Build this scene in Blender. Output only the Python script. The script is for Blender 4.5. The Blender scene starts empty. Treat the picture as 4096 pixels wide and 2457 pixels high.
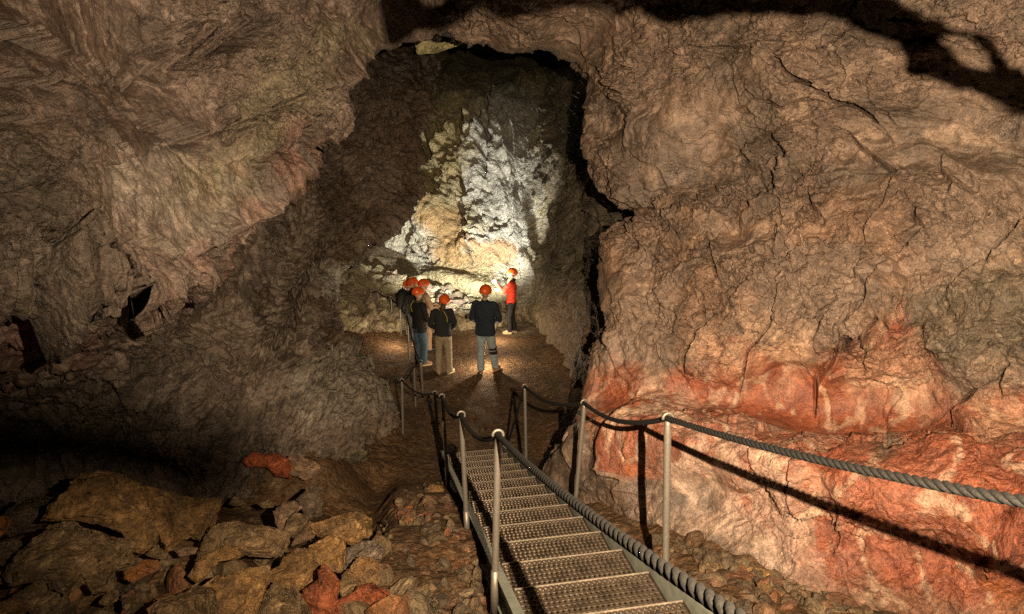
import bpy, bmesh, math, random
import numpy as np
from mathutils import Vector, Matrix, Euler

# ------------------------------------------------------------------ camera, world, lamps
S = bpy.context.scene
COL = S.collection
FPX = 2500.0                       # focal length in pixels of a 4096 px wide picture
PITCH = math.radians(14.0)
CS, SN = math.cos(PITCH), math.sin(PITCH)
CAMZ = 4.36                        # the cave floor by the visitors is z = 0
cam_d = bpy.data.cameras.new('camera')
cam_d.sensor_width = 36.0
cam_d.lens = 36.0 * FPX / 4096.0
cam_d.clip_start = 0.05
cam_d.clip_end = 200
cam = bpy.data.objects.new('camera', cam_d)
COL.objects.link(cam)
cam.location = (0, 0, CAMZ)
cam.rotation_euler = (math.pi / 2 - PITCH, 0, 0)
S.camera = cam

def at(px, py, d):
    """world point seen at picture position (px, py) at distance d along the view axis"""
    u = (px - 2048.0) / FPX * d
    v = (py - 1228.5) / FPX * d
    return (u, d * CS - v * SN, CAMZ - d * SN - v * CS)

def atn(a):
    a = np.asarray(a, float)
    u = (a[..., 0] - 2048.0) / FPX * a[..., 2]
    v = (a[..., 1] - 1228.5) / FPX * a[..., 2]
    d = a[..., 2]
    return np.stack([u, d * CS - v * SN, CAMZ - d * SN - v * CS], -1)

def pic(P):
    """picture position and distance of world points"""
    y, z = P[..., 1], P[..., 2] - CAMZ
    d = y * CS - z * SN
    v = -(y * SN + z * CS)
    dd = np.maximum(d, 0.05)
    return 2048.0 + FPX * P[..., 0] / dd, 1228.5 + FPX * v / dd, d

W = bpy.data.worlds.new('World')
S.world = W
W.use_nodes = True
W.node_tree.nodes['Background'].inputs[0].default_value = (1.0, 0.62, 0.35, 1)
W.node_tree.nodes['Background'].inputs[1].default_value = 0.007   # underground: only a trace of stray light
S.view_settings.view_transform = 'Standard'
S.view_settings.look = 'None'
S.view_settings.exposure = 0.0
S.view_settings.gamma = 1.0
S.cycles.max_bounces = 5
S.cycles.diffuse_bounces = 1
S.cycles.glossy_bounces = 2
S.cycles.sample_clamp_indirect = 0.35
S.cycles.use_denoising = False

def lamp(name, kind, loc, power, color, size, aim=None, angle=None, blend=1.0):
    d = bpy.data.lights.new(name, kind)
    d.energy = power
    d.color = color
    d.shadow_soft_size = size
    o = bpy.data.objects.new(name, d)
    COL.objects.link(o)
    o.location = loc
    if kind == 'SPOT':
        d.spot_size = math.radians(angle)
        d.spot_blend = blend
    if aim is not None:
        o.rotation_euler = (Vector(aim) - Vector(loc)).to_track_quat('-Z', 'Y').to_euler()
    return o

# warm floodlight of the path, just right of and above the camera
FLOOD = (0.43, 0.0, CAMZ + 0.15)
lamp('path_floodlight', 'SPOT', FLOOD, 4300, (1.0, 0.75, 0.48), 0.010, at(2850, 480, 6.0), 144, 1.0)
# bright cool lamp standing behind the guide, raking up over the back wall
lamp('wall_torch', 'SPOT', at(1915, 1265, 14.1), 2500, (1.0, 0.96, 0.82), 0.03, at(1770, 600, 19.0), 90, 0.55)
# small warm lamps set on the ground among the visitors
lamp('ground_lamp', 'POINT', (-0.48, 12.38, 0.36), 75, (1.0, 0.78, 0.52), 0.02)
lamp('ground_lamp', 'POINT', at(1985, 1305, 14.7), 40, (1.0, 0.78, 0.52), 0.02)
lamp('ground_lamp', 'POINT', at(1590, 1335, 14.1), 24, (1.0, 0.78, 0.52), 0.02)

# ------------------------------------------------------------------ noise
def _h(ix, iy, iz, seed):
    h = (ix.astype(np.uint32) * np.uint32(374761393) + iy.astype(np.uint32) * np.uint32(668265263)
         + iz.astype(np.uint32) * np.uint32(2147483647) + np.uint32((seed * 974711 + 12345) & 0xffffffff))
    h = (h ^ (h >> np.uint32(13))) * np.uint32(1274126177)
    h = (h ^ (h >> np.uint32(16))) * np.uint32(2246822519)
    return h ^ (h >> np.uint32(15))

def perlin(P, f=1.0, seed=0):
    """gradient noise of points P (..., 3), about -1 .. 1"""
    q = (P * f).astype(np.float32) + np.float32(1000.0)
    i = np.floor(q)
    r = q - i
    i = i.astype(np.int64)
    w = r * r * r * (r * (r * 6 - 15) + 10)
    out = np.zeros(P.shape[:-1], np.float32)
    for dx in (0, 1):
        wx = w[..., 0] if dx else 1 - w[..., 0]
        for dy in (0, 1):
            wy = w[..., 1] if dy else 1 - w[..., 1]
            for dz in (0, 1):
                wz = w[..., 2] if dz else 1 - w[..., 2]
                h = _h(i[..., 0] + dx, i[..., 1] + dy, i[..., 2] + dz, seed)
                gx = (h & np.uint32(1023)).astype(np.float32) / 511.5 - 1
                gy = ((h >> np.uint32(10)) & np.uint32(1023)).astype(np.float32) / 511.5 - 1
                gz = ((h >> np.uint32(20)) & np.uint32(1023)).astype(np.float32) / 511.5 - 1
                out += wx * wy * wz * (gx * (r[..., 0] - dx) + gy * (r[..., 1] - dy) + gz * (r[..., 2] - dz))
    return out * 1.3

def fbm(P, f=1.0, oct=4, seed=0, gain=0.5):
    o = 0
    a = 1.0
    for k in range(oct):
        o = o + a * perlin(P, f * 2.03 ** k, seed + 17 * k)
        a *= gain
    return o

def ridged(P, f=1.0, oct=3, seed=0):
    o = 0
    a = 1.0
    for k in range(oct):
        o = o + a * (1 - np.abs(perlin(P, f * 2.1 ** k, seed + 31 * k)) * 2)
        a *= 0.5
    return o

def worley(s, t, seed=0):
    """2-D cell noise: F1, F2, cell random; worley.fac = height of tilted chips"""
    i, j = np.floor(s), np.floor(t)
    f1 = np.full(s.shape, 9.0)
    f2 = np.full(s.shape, 9.0)
    cid = np.zeros(s.shape)
    fac = np.zeros(s.shape)
    zz = np.zeros(s.shape, np.int64)
    for dx in (-1, 0, 1):
        for dy in (-1, 0, 1):
            ci, cj = (i + dx).astype(np.int64) + 5000, (j + dy).astype(np.int64) + 5000
            h = _h(ci, cj, zz, seed)
            ox = (h & np.uint32(0xffff)) / 65535.0
            oy = (h >> np.uint32(16)) / 65535.0
            ex, ey = i + dx + ox - s, j + dy + oy - t
            d = np.hypot(ex, ey)
            h2 = h * np.uint32(747796405) ^ (h >> np.uint32(7))
            tl = ex * ((h2 & np.uint32(255)) / 127.5 - 1) + ey * (((h2 >> np.uint32(8)) & np.uint32(255)) / 127.5 - 1) + .6 * ((h2 >> np.uint32(16)) & np.uint32(255)) / 255.0
            r = ((h * np.uint32(2654435761)) >> np.uint32(8)) / 16777215.0
            near = d < f1
            f2 = np.where(near, f1, np.minimum(f2, d))
            cid = np.where(near, r, cid)
            fac = np.where(near, tl, fac)
            f1 = np.where(near, d, f1)
    worley.fac = fac
    return f1, f2, cid

def sstep(a, b, x):
    t = np.clip((x - a) / (b - a), 0, 1)
    return t * t * (3 - 2 * t)

def shingle(w, n, warp, P, seed, p=1.6):
    """overlapping flow lobes: rises slowly along w and drops at once, the lip in shadow"""
    q = w * n + warp
    c = np.floor(q)
    x = q - c
    Q = P * 0.9 + np.stack([c * 7.13, c * 3.7, c * 1.9], -1)
    amp = np.clip(perlin(Q, 1.0, seed) * 1.6 + 0.45, 0, 1.2)
    return (x ** p) * amp

def in_poly(x, y, poly):
    poly = np.asarray(poly, float)
    c = np.zeros(x.shape, bool)
    n = len(poly)
    for i in range(n):
        x1, y1 = poly[i]
        x2, y2 = poly[(i + 1) % n]
        if y1 == y2:
            continue
        c ^= ((y1 > y) != (y2 > y)) & (x < (x2 - x1) * (y - y1) / (y2 - y1) + x1)
    return c

def zone(px, py, poly, P, soft=40, seed=0, n=5):
    """soft, ragged-edged membership of a stain: several noisy copies of its outline averaged"""
    o = np.zeros(px.shape)
    wx = fbm(P, 1.6, 4, seed + 5) * soft * 1.6
    wy = fbm(P, 1.6, 4, seed + 9) * soft * 1.6
    for k in range(n):
        a = 6.283 * k / n
        o += in_poly(px + wx + soft * 0.6 * math.cos(a), py + wy + soft * 0.6 * math.sin(a), poly)
    return o / n

def poly_dist(px, py, line):
    d = np.full(px.shape, 1e9)
    tt = np.zeros(px.shape)
    sd = np.zeros(px.shape)
    line = np.asarray(line, float)
    n = len(line) - 1
    for i in range(n):
        a, b = line[i], line[i + 1]
        ab = b - a
        L = (ab ** 2).sum() + 1e-9
        t = np.clip(((px - a[0]) * ab[0] + (py - a[1]) * ab[1]) / L, 0, 1)
        q = np.hypot(px - a[0] - t * ab[0], py - a[1] - t * ab[1])
        m = q < d
        d = np.where(m, q, d)
        tt = np.where(m, (i + t) / n, tt)
        sd = np.where(m, (px - a[0] - t * ab[0]) - 0.6 * (py - a[1] - t * ab[1]), sd)
    return d, tt, sd

# ------------------------------------------------------------------ materials
def new_mat(name):
    m = bpy.data.materials.new(name)
    m.use_nodes = True
    nt = m.node_tree
    b = nt.nodes['Principled BSDF']
    return m, nt, b

def rock_mat(name, rough=(0.42, 0.8), bump=1.0, spec=0.5, fine=70.0, mottle=0.5, chip=15.0):
    """stone: pigment stored on the vertices, broken up by grain noise; wet-looking uneven gloss"""
    m, nt, b = new_mat(name)
    N, L = nt.nodes.new, nt.links.new
    at_ = N('ShaderNodeAttribute'); at_.attribute_name = 'pigment'
    tc = N('ShaderNodeTexCoord')
    n1 = N('ShaderNodeTexNoise'); n1.inputs['Scale'].default_value = 11; n1.inputs['Detail'].default_value = 7; n1.inputs['Roughness'].default_value = 0.68
    n2 = N('ShaderNodeTexNoise'); n2.inputs['Scale'].default_value = fine; n2.inputs['Detail'].default_value = 4; n2.inputs['Roughness'].default_value = 0.65
    n3 = N('ShaderNodeTexNoise'); n3.inputs['Scale'].default_value = 3.1; n3.inputs['Detail'].default_value = 5
    for n in (n1, n2, n3):
        L(tc.outputs['Object'], n.inputs['Vector'])
    mr = N('ShaderNodeMapRange'); mr.inputs['From Min'].default_value = 0.3; mr.inputs['From Max'].default_value = 0.72
    mr.inputs['To Min'].default_value = 1 - mottle; mr.inputs['To Max'].default_value = 1 + mottle
    L(n1.outputs['Fac'], mr.inputs['Value'])
    mr2 = N('ShaderNodeMapRange'); mr2.inputs['From Min'].default_value = 0.3; mr2.inputs['From Max'].default_value = 0.7
    mr2.inputs['To Min'].default_value = 0.55; mr2.inputs['To Max'].default_value = 1.5
    L(n2.outputs['Fac'], mr2.inputs['Value'])
    mu = N('ShaderNodeMath'); mu.operation = 'MULTIPLY'
    L(mr.outputs[0], mu.inputs[0]); L(mr2.outputs[0], mu.inputs[1])
    sc = N('ShaderNodeVectorMath'); sc.operation = 'SCALE'
    L(at_.outputs['Color'], sc.inputs[0]); L(mu.outputs[0], sc.inputs['Scale'])
    L(sc.outputs[0], b.inputs['Base Color'])
    rr = N('ShaderNodeMapRange'); rr.inputs['From Min'].default_value = 0.35; rr.inputs['From Max'].default_value = 0.65
    rr.inputs['To Min'].default_value = rough[0]; rr.inputs['To Max'].default_value = rough[1]
    L(n3.outputs['Fac'], rr.inputs['Value']); L(rr.outputs[0], b.inputs['Roughness'])
    b.inputs['Specular IOR Level'].default_value = spec
    dv = N('ShaderNodeVectorMath'); dv.operation = 'MULTIPLY_ADD'
    L(n3.outputs['Color'], dv.inputs[0]); dv.inputs[1].default_value = (.5, .5, .5); L(tc.outputs['Object'], dv.inputs[2])
    dv2 = N('ShaderNodeVectorMath'); dv2.operation = 'MULTIPLY_ADD'
    L(n1.outputs['Color'], dv2.inputs[0]); dv2.inputs[1].default_value = (.07, .07, .07); L(dv.outputs[0], dv2.inputs[2])
    vo = N('ShaderNodeTexVoronoi'); vo.inputs['Scale'].default_value = chip
    L(dv2.outputs[0], vo.inputs['Vector'])
    hs = N('ShaderNodeMath'); hs.operation = 'MULTIPLY_ADD'; hs.inputs[1].default_value = -.7
    L(vo.outputs['Distance'], hs.inputs[0]); L(n1.outputs['Fac'], hs.inputs[2])
    cm = N('ShaderNodeMapRange'); cm.inputs['To Min'].default_value = .72; cm.inputs['To Max'].default_value = 1.3
    L(vo.outputs['Color'], cm.inputs['Value'])
    mu2 = N('ShaderNodeMath'); mu2.operation = 'MULTIPLY'
    L(mu.outputs[0], mu2.inputs[0]); L(cm.outputs[0], mu2.inputs[1]); L(mu2.outputs[0], sc.inputs['Scale'])
    b1 = N('ShaderNodeBump'); b1.inputs['Strength'].default_value = 1.0 * bump; b1.inputs['Distance'].default_value = 0.05
    b2 = N('ShaderNodeBump'); b2.inputs['Strength'].default_value = 0.9 * bump; b2.inputs['Distance'].default_value = 0.012
    al = N('ShaderNodeMath'); al.operation = 'MULTIPLY'; al.inputs[1].default_value = b1.inputs['Strength'].default_value
    L(at_.outputs['Alpha'], al.inputs[0]); L(al.outputs[0], b1.inputs['Strength'])
    L(hs.outputs[0], b1.inputs['Height']); L(n2.outputs['Fac'], b2.inputs['Height'])
    L(b1.outputs[0], b2.inputs['Normal']); L(b2.outputs[0], b.inputs['Normal'])
    return m

def plain_mat(name, color, rough=0.6, metal=0.0, spec=0.5, noise=0.25, scale=30.0, bump=0.2, dist=0.003):
    m, nt, b = new_mat(name)
    N, L = nt.nodes.new, nt.links.new
    tc = N('ShaderNodeTexCoord')
    n1 = N('ShaderNodeTexNoise'); n1.inputs['Scale'].default_value = scale; n1.inputs['Detail'].default_value = 5
    L(tc.outputs['Object'], n1.inputs['Vector'])
    mr = N('ShaderNodeMapRange'); mr.inputs['From Min'].default_value = 0.3; mr.inputs['From Max'].default_value = 0.7
    mr.inputs['To Min'].default_value = 1 - noise; mr.inputs['To Max'].default_value = 1 + noise
    L(n1.outputs['Fac'], mr.inputs['Value'])
    sc = N('ShaderNodeVectorMath'); sc.operation = 'SCALE'
    sc.inputs[0].default_value = color[:3]
    L(mr.outputs[0], sc.inputs['Scale']); L(sc.outputs[0], b.inputs['Base Color'])
    b.inputs['Roughness'].default_value = rough
    b.inputs['Metallic'].default_value = metal
    b.inputs['Specular IOR Level'].default_value = spec
    if bump:
        bm_ = N('ShaderNodeBump'); bm_.inputs['Strength'].default_value = bump; bm_.inputs['Distance'].default_value = dist
        L(n1.outputs['Fac'], bm_.inputs['Height']); L(bm_.outputs[0], b.inputs['Normal'])
    return m

# ------------------------------------------------------------------ mesh helpers
def tag(o, label=None, cat=None, group=None, kind=None):
    if label: o['label'] = label
    if cat: o['category'] = cat
    if group: o['group'] = group
    if kind: o['kind'] = kind
    return o

def np_mesh(name, V, F, mat, pigment=None, parent=None, smooth=True):
    """V (n,3), F (m,4) or (m,3) index arrays (or list of such)"""
    me = bpy.data.meshes.new(name)
    V = np.asarray(V, np.float32)
    Fs = F if isinstance(F, list) else [F]
    me.vertices.add(len(V))
    me.vertices.foreach_set('co', V.ravel())
    li = np.concatenate([f.ravel() for f in Fs]).astype(np.int32)
    tot = np.concatenate([np.full(len(f), f.shape[1]) for f in Fs]).astype(np.int32)
    st = np.concatenate([[0], np.cumsum(tot)[:-1]]).astype(np.int32)
    me.loops.add(len(li))
    me.loops.foreach_set('vertex_index', li)
    me.polygons.add(len(tot))
    me.polygons.foreach_set('loop_start', st)
    me.polygons.foreach_set('loop_total', tot)
    me.polygons.foreach_set('use_smooth', np.full(len(tot), smooth))
    me.update(calc_edges=True)
    me.validate()
    if pigment is not None:
        a = me.color_attributes.new('pigment', 'FLOAT_COLOR', 'POINT')
        c = np.ones((len(V), 4), np.float32)
        c[:, :3] = np.clip(pigment[:, :3], 0.004, 0.95)
        if pigment.shape[1] == 4: c[:, 3] = pigment[:, 3]
        a.data.foreach_set('color', c.ravel())
    if mat: me.materials.append(mat)
    o = bpy.data.objects.new(name, me)
    COL.objects.link(o)
    if parent: o.parent = parent
    return o

def grid_faces(ny, nx, flip=False):
    i = np.arange(ny * nx).reshape(ny, nx)
    f = np.stack([i[:-1, :-1], i[:-1, 1:], i[1:, 1:], i[1:, :-1]], -1).reshape(-1, 4)
    return f[:, ::-1] if flip else f

def cr(C, t):
    """Catmull-Rom along axis 0 of C at parameters t"""
    n = len(C)
    E = np.concatenate([2 * C[:1] - C[1:2], C, 2 * C[-1:] - C[-2:-1]], 0)
    i = np.clip(np.floor(t).astype(int), 0, n - 2)
    x = (t - i).reshape((-1,) + (1,) * (C.ndim - 1))
    a, b, c, d = E[i], E[i + 1], E[i + 2], E[i + 3]
    return 0.5 * ((2 * b) + (c - a) * x + (2 * a - 5 * b + 4 * c - d) * x ** 2 + (3 * b - a - 3 * c + d) * x ** 3)

def patch(ctrl, ny, nx, clipv=None):
    """smooth surface through a net of control points (rows, cols, [px, py, d]); evenly sampled as seen.
    Returns positions, metric coordinates s (along columns), t (along rows)."""
    C = atn(ctrl)
    R, K = C.shape[:2]
    def even(C, m):
        n = C.shape[0]
        tc = np.linspace(0, n - 1, (n - 1) * 30 + 1)
        Q = cr(C, tc)
        A = (Q - np.array([0, 0, CAMZ]))
        px, py, d = pic(Q)
        seg = np.linalg.norm(np.diff(Q, axis=0), axis=-1)
        dist = np.linalg.norm(A, axis=-1)[:-1]
        inside = ((px > -150) & (px < 4250) & (py > -150) & (py < 2600) & (d > 0.3))[:-1]
        dens = (seg / dist * np.where(inside, 1.0, 0.25)).mean(axis=1) + 1e-5
        cum = np.concatenate([[0], np.cumsum(dens)])
        return np.interp(np.linspace(0, cum[-1], m), cum, tc)
    ty = even(C, ny)
    tx = even(np.swapaxes(C, 0, 1), nx)
    P = cr(C, ty)
    P = np.swapaxes(cr(np.swapaxes(P, 0, 1), tx), 0, 1)
    s = np.concatenate([np.zeros((ny, 1)), np.cumsum(np.linalg.norm(np.diff(P, axis=1), axis=-1), 1)], 1)
    t = np.concatenate([np.zeros((1, nx)), np.cumsum(np.linalg.norm(np.diff(P, axis=0), axis=-1), 0)], 0)
    return P, s, t, ty, tx

def normals(P, ref=None):
    du = np.gradient(P, axis=1)
    dv = np.gradient(P, axis=0)
    n = np.cross(du, dv)
    n /= np.linalg.norm(n, axis=-1, keepdims=True) + 1e-12
    if ref is not None:
        sg = np.sign(((np.asarray(ref) - P) * n).sum(-1).mean())
        n = n * sg
    return n

def blur(A, k=1):
    for _ in range(k):
        B = np.pad(A, [(1, 1), (1, 1)] + [(0, 0)] * (A.ndim - 2), mode='edge')
        A = (B[:-2, 1:-1] + B[2:, 1:-1] + B[1:-1, :-2] + B[1:-1, 2:] + 2 * B[1:-1, 1:-1]) / 6
    return A

def mix(a, b, f):
    a = np.asarray(a, float); b = np.asarray(b, float)
    return a * (1 - f[..., None]) + b * f[..., None]

def crease(px, py, P, lines, disp, wig=10, seed=3):
    """open cracks: list of (polyline, half width in picture px, depth in m)"""
    wx = fbm(P, 3.0, 3, seed) * wig
    wy = fbm(P, 3.0, 3, seed + 40) * wig
    x, y = px + wx, py + wy
    for ln, hw, dep in lines:
        ln = np.asarray(ln, float)
        m = (x > ln[:, 0].min() - 22 * hw) & (x < ln[:, 0].max() + 22 * hw) & (y > ln[:, 1].min() - 22 * hw) & (y < ln[:, 1].max() + 22 * hw)
        if not m.any():
            continue
        d, tt, sd = poly_dist(x[m], y[m], ln)
        ends = np.clip(np.minimum(tt, 1 - tt) * 6 + 0.25, 0, 1)
        h = hw * ends
        g = -dep * (1 - sstep(0.5 * h, 1.2 * h, d)) + 0.85 * dep * ends * (sd > 0) * np.exp(-d / (8 * hw))
        dd = disp[m]
        disp[m] = dd + g
    return disp

# ------------------------------------------------------------------ the cave
CENTRE = np.array([0.3, 5.0, 3.2])
V2F = 4096 / 2474.0

M_ROCK = rock_mat('dark_lava_rock', (0.3, 0.66), 1.0, spec=.6)
M_RWALL = rock_mat('brown_red_lava_rock', (0.3, 0.62), 0.9, spec=.6, mottle=0.38)
M_BACK = rock_mat('crusted_wall_rock', (0.55, 0.9), 1.0, fine=40, mottle=0.35)
M_FLOOR = rock_mat('earthy_floor', (0.8, 1.0), 1.0, spec=0.12, fine=55)

def struct(name, P, F_flip, mat, pig, label=None):
    ny, nx = P.shape[:2]
    o = np_mesh(name, P.reshape(-1, 3), grid_faces(ny, nx, F_flip), mat, pig.reshape(-1, pig.shape[-1]))
    o['kind'] = 'structure'
    return o

# ---- right wall with the arch over the passage and the red bench
CR = [
 # back2, back1, edge, ..., near
 [(1300,-200,13),(1450,-40,11),(1560,70,9.6),(1600,-10,8.6),(1600,-200,7),(1600,-700,5),(1500,-2200,3)],
 [(1700,-250,13),(1800,-30,11),(1850,105,9.5),(1870,40,8.7),(1900,-50,7.6),(1950,-350,6),(2000,-1600,3.3)],
 [(1950,-250,12.5),(2040,40,10.6),(2060,195,9.3),(2100,130,8.5),(2150,20,7.6),(2250,-250,6),(2400,-1300,3.4)],
 [(2450,-250,12),(2350,60,10.2),(2275,205,9.0),(2360,140,8.2),(2480,30,7.4),(2750,-220,6),(3200,-1000,3.5)],
 [(2700,200,11.5),(2520,310,9.9),(2345,375,8.8),(2450,370,8.1),(2700,250,7.2),(3200,0,6),(4300,-550,3.8)],
 [(2750,520,11),(2500,560,9.5),(2355,620,8.5),(2480,590,7.9),(2800,450,7.0),(3400,220,5.9),(4600,-150,4.1)],
 [(2850,700,10.6),(2620,730,9.2),(2490,765,8.3),(2600,700,7.7),(2950,600,6.9),(3550,420,5.8),(4700,200,4.3)],
 [(2950,830,10.3),(2780,835,8.9),(2680,820,8.0),(2780,770,7.4),(3060,720,6.6),(3600,590,5.7),(4750,480,4.4)],
 [(2800,1000,9.6),(2620,990,8.4),(2520,995,7.6),(2650,950,7.0),(3000,900,6.4),(3600,800,5.5),(4750,740,4.4)],
 [(2750,1120,9.4),(2580,1120,8.2),(2470,1120,7.3),(2600,1110,6.8),(2950,1060,6.2),(3600,980,5.4),(4750,1000,4.3)],
 [(2750,1300,9.2),(2560,1300,8.0),(2462,1300,7.1),(2600,1290,6.6),(2950,1250,6.0),(3600,1200,5.2),(4750,1260,4.2)],
 [(2650,1490,9.2),(2460,1490,8.0),(2350,1490,7.1),(2520,1480,6.65),(2900,1460,6.05),(3600,1450,5.3),(4750,1520,4.1)],
 [(2600,1660,9.2),(2430,1650,8.1),(2330,1640,7.05),(2480,1620,6.55),(2880,1630,6.05),(3600,1680,5.25),(4750,1780,4.0)],
 [(2560,1760,9.2),(2400,1750,8.1),(2318,1740,6.95),(2450,1740,6.05),(2850,1770,4.95),(3500,1890,4.1),(4750,2120,3.4)],
 [(2520,1860,9.2),(2370,1850,8.2),(2285,1820,7.0),(2430,1850,6.1),(2820,1950,5.1),(3400,2120,4.3),(4700,2400,3.4)],
 [(2500,1950,9.2),(2330,1930,8.3),(2220,1900,7.2),(2400,1960,6.2),(2750,2100,5.1),(3200,2300,4.4),(4400,2680,3.5)],
 [(2450,2100,9.2),(2300,2080,8.3),(2180,2020,7.3),(2370,2090,6.2),(2700,2250,5.1),(3150,2480,4.4),(4300,2900,3.5)],
]
P, s, t, ty, tx = patch(CR, 860, 760)
N = normals(P, CENTRE)
px, py, dep = pic(P)
yy = py + 0.12 * (3000 - px)           # how far down the wall, following the bench
benchm = sstep(1650, 1800, yy) if False else sstep(1380, 1620, py + 40 * fbm(P, 0.8, 3, 91))
rough = 1 - 0.62 * benchm
big = fbm(P, 0.55, 3, 1) * 0.24 + fbm(P, 1.5, 2, 2) * 0.06
w = -s * 0.9 + 0.45 * t
warp = 1.1 * fbm(P, 0.9, 3, 11) + 0.25 * perlin(P, 4.0, 12)
d1 = shingle(w, 0.85, warp, P, 21, 2.2) * 0.13
d2 = shingle(w, 2.6, 1.3 * warp + 0.5 * perlin(P, 6.0, 14), P * 2, 22, 2.0) * 0.05
w3 = t * 0.8 + 0.3 * s
d3 = shingle(w3, 2.1, 1.2 * fbm(P, 1.3, 3, 15), P * 1.5, 23, 2.0) * 0.04
wv = fbm(P, 1.8, 4, 31) * .8; wu = fbm(P, 1.8, 4, 32) * .8
f1, f2, cid = worley(s * 2.0 + wv, t * 1.7 + wu, 33)
chips = worley.fac * .10
lump = (0.5 - np.clip(f1, 0, 1) ** 2) * 0.05
f1b, f2b, cb = worley(s * 6.5 + wv * 2 + 0.5 * perlin(P, 7, 34), t * 5 + wu * 2 + 0.5 * perlin(P, 7, 35), 36)
lump2 = (0.5 - np.clip(f1b, 0, 1) ** 2) * 0.016 * (cb > 0.35)
chips += worley.fac * .042
worley(s * 18 + .5 * perlin(P, 14, 37), t * 18 + .5 * perlin(P, 14, 38), 39)
chips += worley.fac * .018
var = .2 + 1.25 * sstep(-.3, .35, fbm(P, .8, 3, 40))
chips *= var
fine = fbm(P, 7.0, 4, 41, 0.55) * 0.022 + ridged(P, 9.0, 2, 43) * 0.006
drape = np.sin((t * 0.5 + s * 1.0) * 9 + 5 * fbm(P, 0.9, 3, 44)) * 0.012 * benchm
disp = big + (d1 * 0.9 + d2 + d3 + lump + lump2 + chips) * rough + fine * var * (0.45 + 0.55 * rough) + drape
# the hanging folds of the bench face
fold = sstep(1700, 1850, py) * sstep(2350, 2500, px)
disp += fold * (np.abs(perlin(np.stack([px / 330, py / 900, 0 * px], -1), 1.0, 55)) * 0.22 - 0.03)
V = [  # main cracks of the right wall: picture polyline, half width, depth
 ([(2299,141),(2336,257),(2402,298),(2460,348),(2543,390)], 11, .16),
 ([(2365,547),(2402,630),(2469,713),(2502,746),(2568,771),(2700,804)], 10, .14),
 ([(3139,232),(3180,273),(3213,307),(3288,332),(3379,390),(3479,431),(3512,472),(3545,514)], 15, .22),
 ([(2998,356),(3031,390),(3097,406),(3163,423),(3230,390),(3346,398)], 7, .09),
 ([(2766,141),(2791,166),(2874,191),(2948,199),(3031,191),(3097,157),(3205,174)], 7, .09),
 ([(2990,555),(2981,613),(3006,655)], 10, .14),
 ([(3097,530),(3131,580),(3172,647),(3139,688),(3106,754)], 10, .15),
 ([(3255,763),(3247,804),(3271,862),(3305,895)], 6, .09),
 ([(3603,713),(3562,779),(3537,829),(3487,879),(3462,928),(3462,986)], 7, .10),
 ([(3669,854),(3661,895),(3694,928)], 12, .16),
 ([(3073,771),(3048,821),(2998,854),(2948,895)], 10, .16),
 ([(3131,779),(3131,870),(3131,937),(3106,1053)], 5, .07),
 ([(2874,904),(2849,970),(2857,1044),(2890,1144)], 6, .09),
 ([(3048,1111),(2973,1177),(2923,1227)], 8, .12),
 ([(2873,1263),(2798,1329),(2757,1412),(2736,1495)], 11, .16),
 ([(3518,1263),(3427,1338),(3344,1404),(3311,1478),(3262,1561),(3262,1619)], 12, .17),
 ([(3129,1230),(3063,1329),(2997,1404),(2972,1503),(2947,1594)], 6, .09),
 ([(4039,1453),(3998,1528),(3998,1594)], 10, .12),
 ([(3900,1560),(3824,1635),(3807,1693),(3841,1734),(3882,1776)], 12, .16),
 ([(4060,2010),(4006,2057),(3956,2123),(3940,2198),(3890,2289)], 14, .18),
 ([(2997,1792),(2997,1858),(3055,1949),(3129,1983)], 6, .08),
 ([(3170,1842),(3154,1941),(3195,2024),(3228,2057),(3328,2040),(3352,2098)], 6, .08),
 ([(3365,1990),(3352,2070),(3360,2150),(3330,2230)], 5, .07),
 ([(2560,1690),(2500,1730),(2462,1768),(2458,1842),(2491,1892),(2549,1925),(2516,1966),(2520,2010)], 9, .12),
 ([(2330,1700),(2316,1760),(2290,1800),(2240,1880)], 9, .10),
 ([(4096,895),(4051,978),(3960,1044),(3943,1078)], 10, .13),
 ([(3400,120),(3420,200),(3440,290),(3410,360)], 5, .07),
 ([(3540,230),(3530,300),(3560,420),(3620,540)], 5, .07),
 ([(3420,560),(3460,620),(3560,700),(3600,720)], 7, .09),
 ([(3780,640),(3760,700),(3820,770),(3800,800)], 7, .09),
 ([(2640,650),(2700,720),(2730,800)], 5, .07),
 ([(2590,800),(2620,830),(2610,900),(2560,960)], 6, .08),
 ([(3700,930),(3610,1020),(3520,1100),(3460,1180)], 6, .09),
 ([(2925,230),(2940,330),(2975,420)], 5, .06),
 ([(3340,470),(3300,540),(3290,620)], 4, .05),
]
disp = crease(px, py, P, V, disp)
PR = P + N * disp[..., None]
# pigments
n1 = fbm(P, 1.1, 4, 61); n2 = fbm(P, 3.5, 4, 62); n3 = ridged(P, 2.4, 3, 63)
pig = mix((.158, .108, .080), (.088, .062, .046), sstep(-.25, .35, n1))
pig = mix(pig, (.255, .178, .130), sstep(.05, .6, n2) * .7)
warmz = zone(px, py, [(2480,1000),(2750,800),(3300,760),(3700,900),(4200,900),(4200,1500),(2300,1600)], P, 120, 64)
pig = mix(pig, (.25, .125, .065), warmz * sstep(-.3, .5, n1 + .6 * n2) * .32)
pig = mix(pig, (.10, .085, .06), zone(px, py, [(3600,1150),(4200,1050),(4200,1420),(3800,1500),(3620,1330)], P, 90, 65) * .6)
redp = [(2330,1530),(2560,1500),(2700,1500),(2850,1470),(3000,1420),(3120,1420),(3260,1480),(3330,1430),(3420,1340),(3520,1270),(3640,1290),(3660,1440),(3800,1640),(4000,1600),(4200,1560),(4200,2600),(3600,2600),(3350,2420),(3050,2200),(2850,1900),(2330,1720)]
red = zone(px, py, redp, P, 75, 66, 7)
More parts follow.
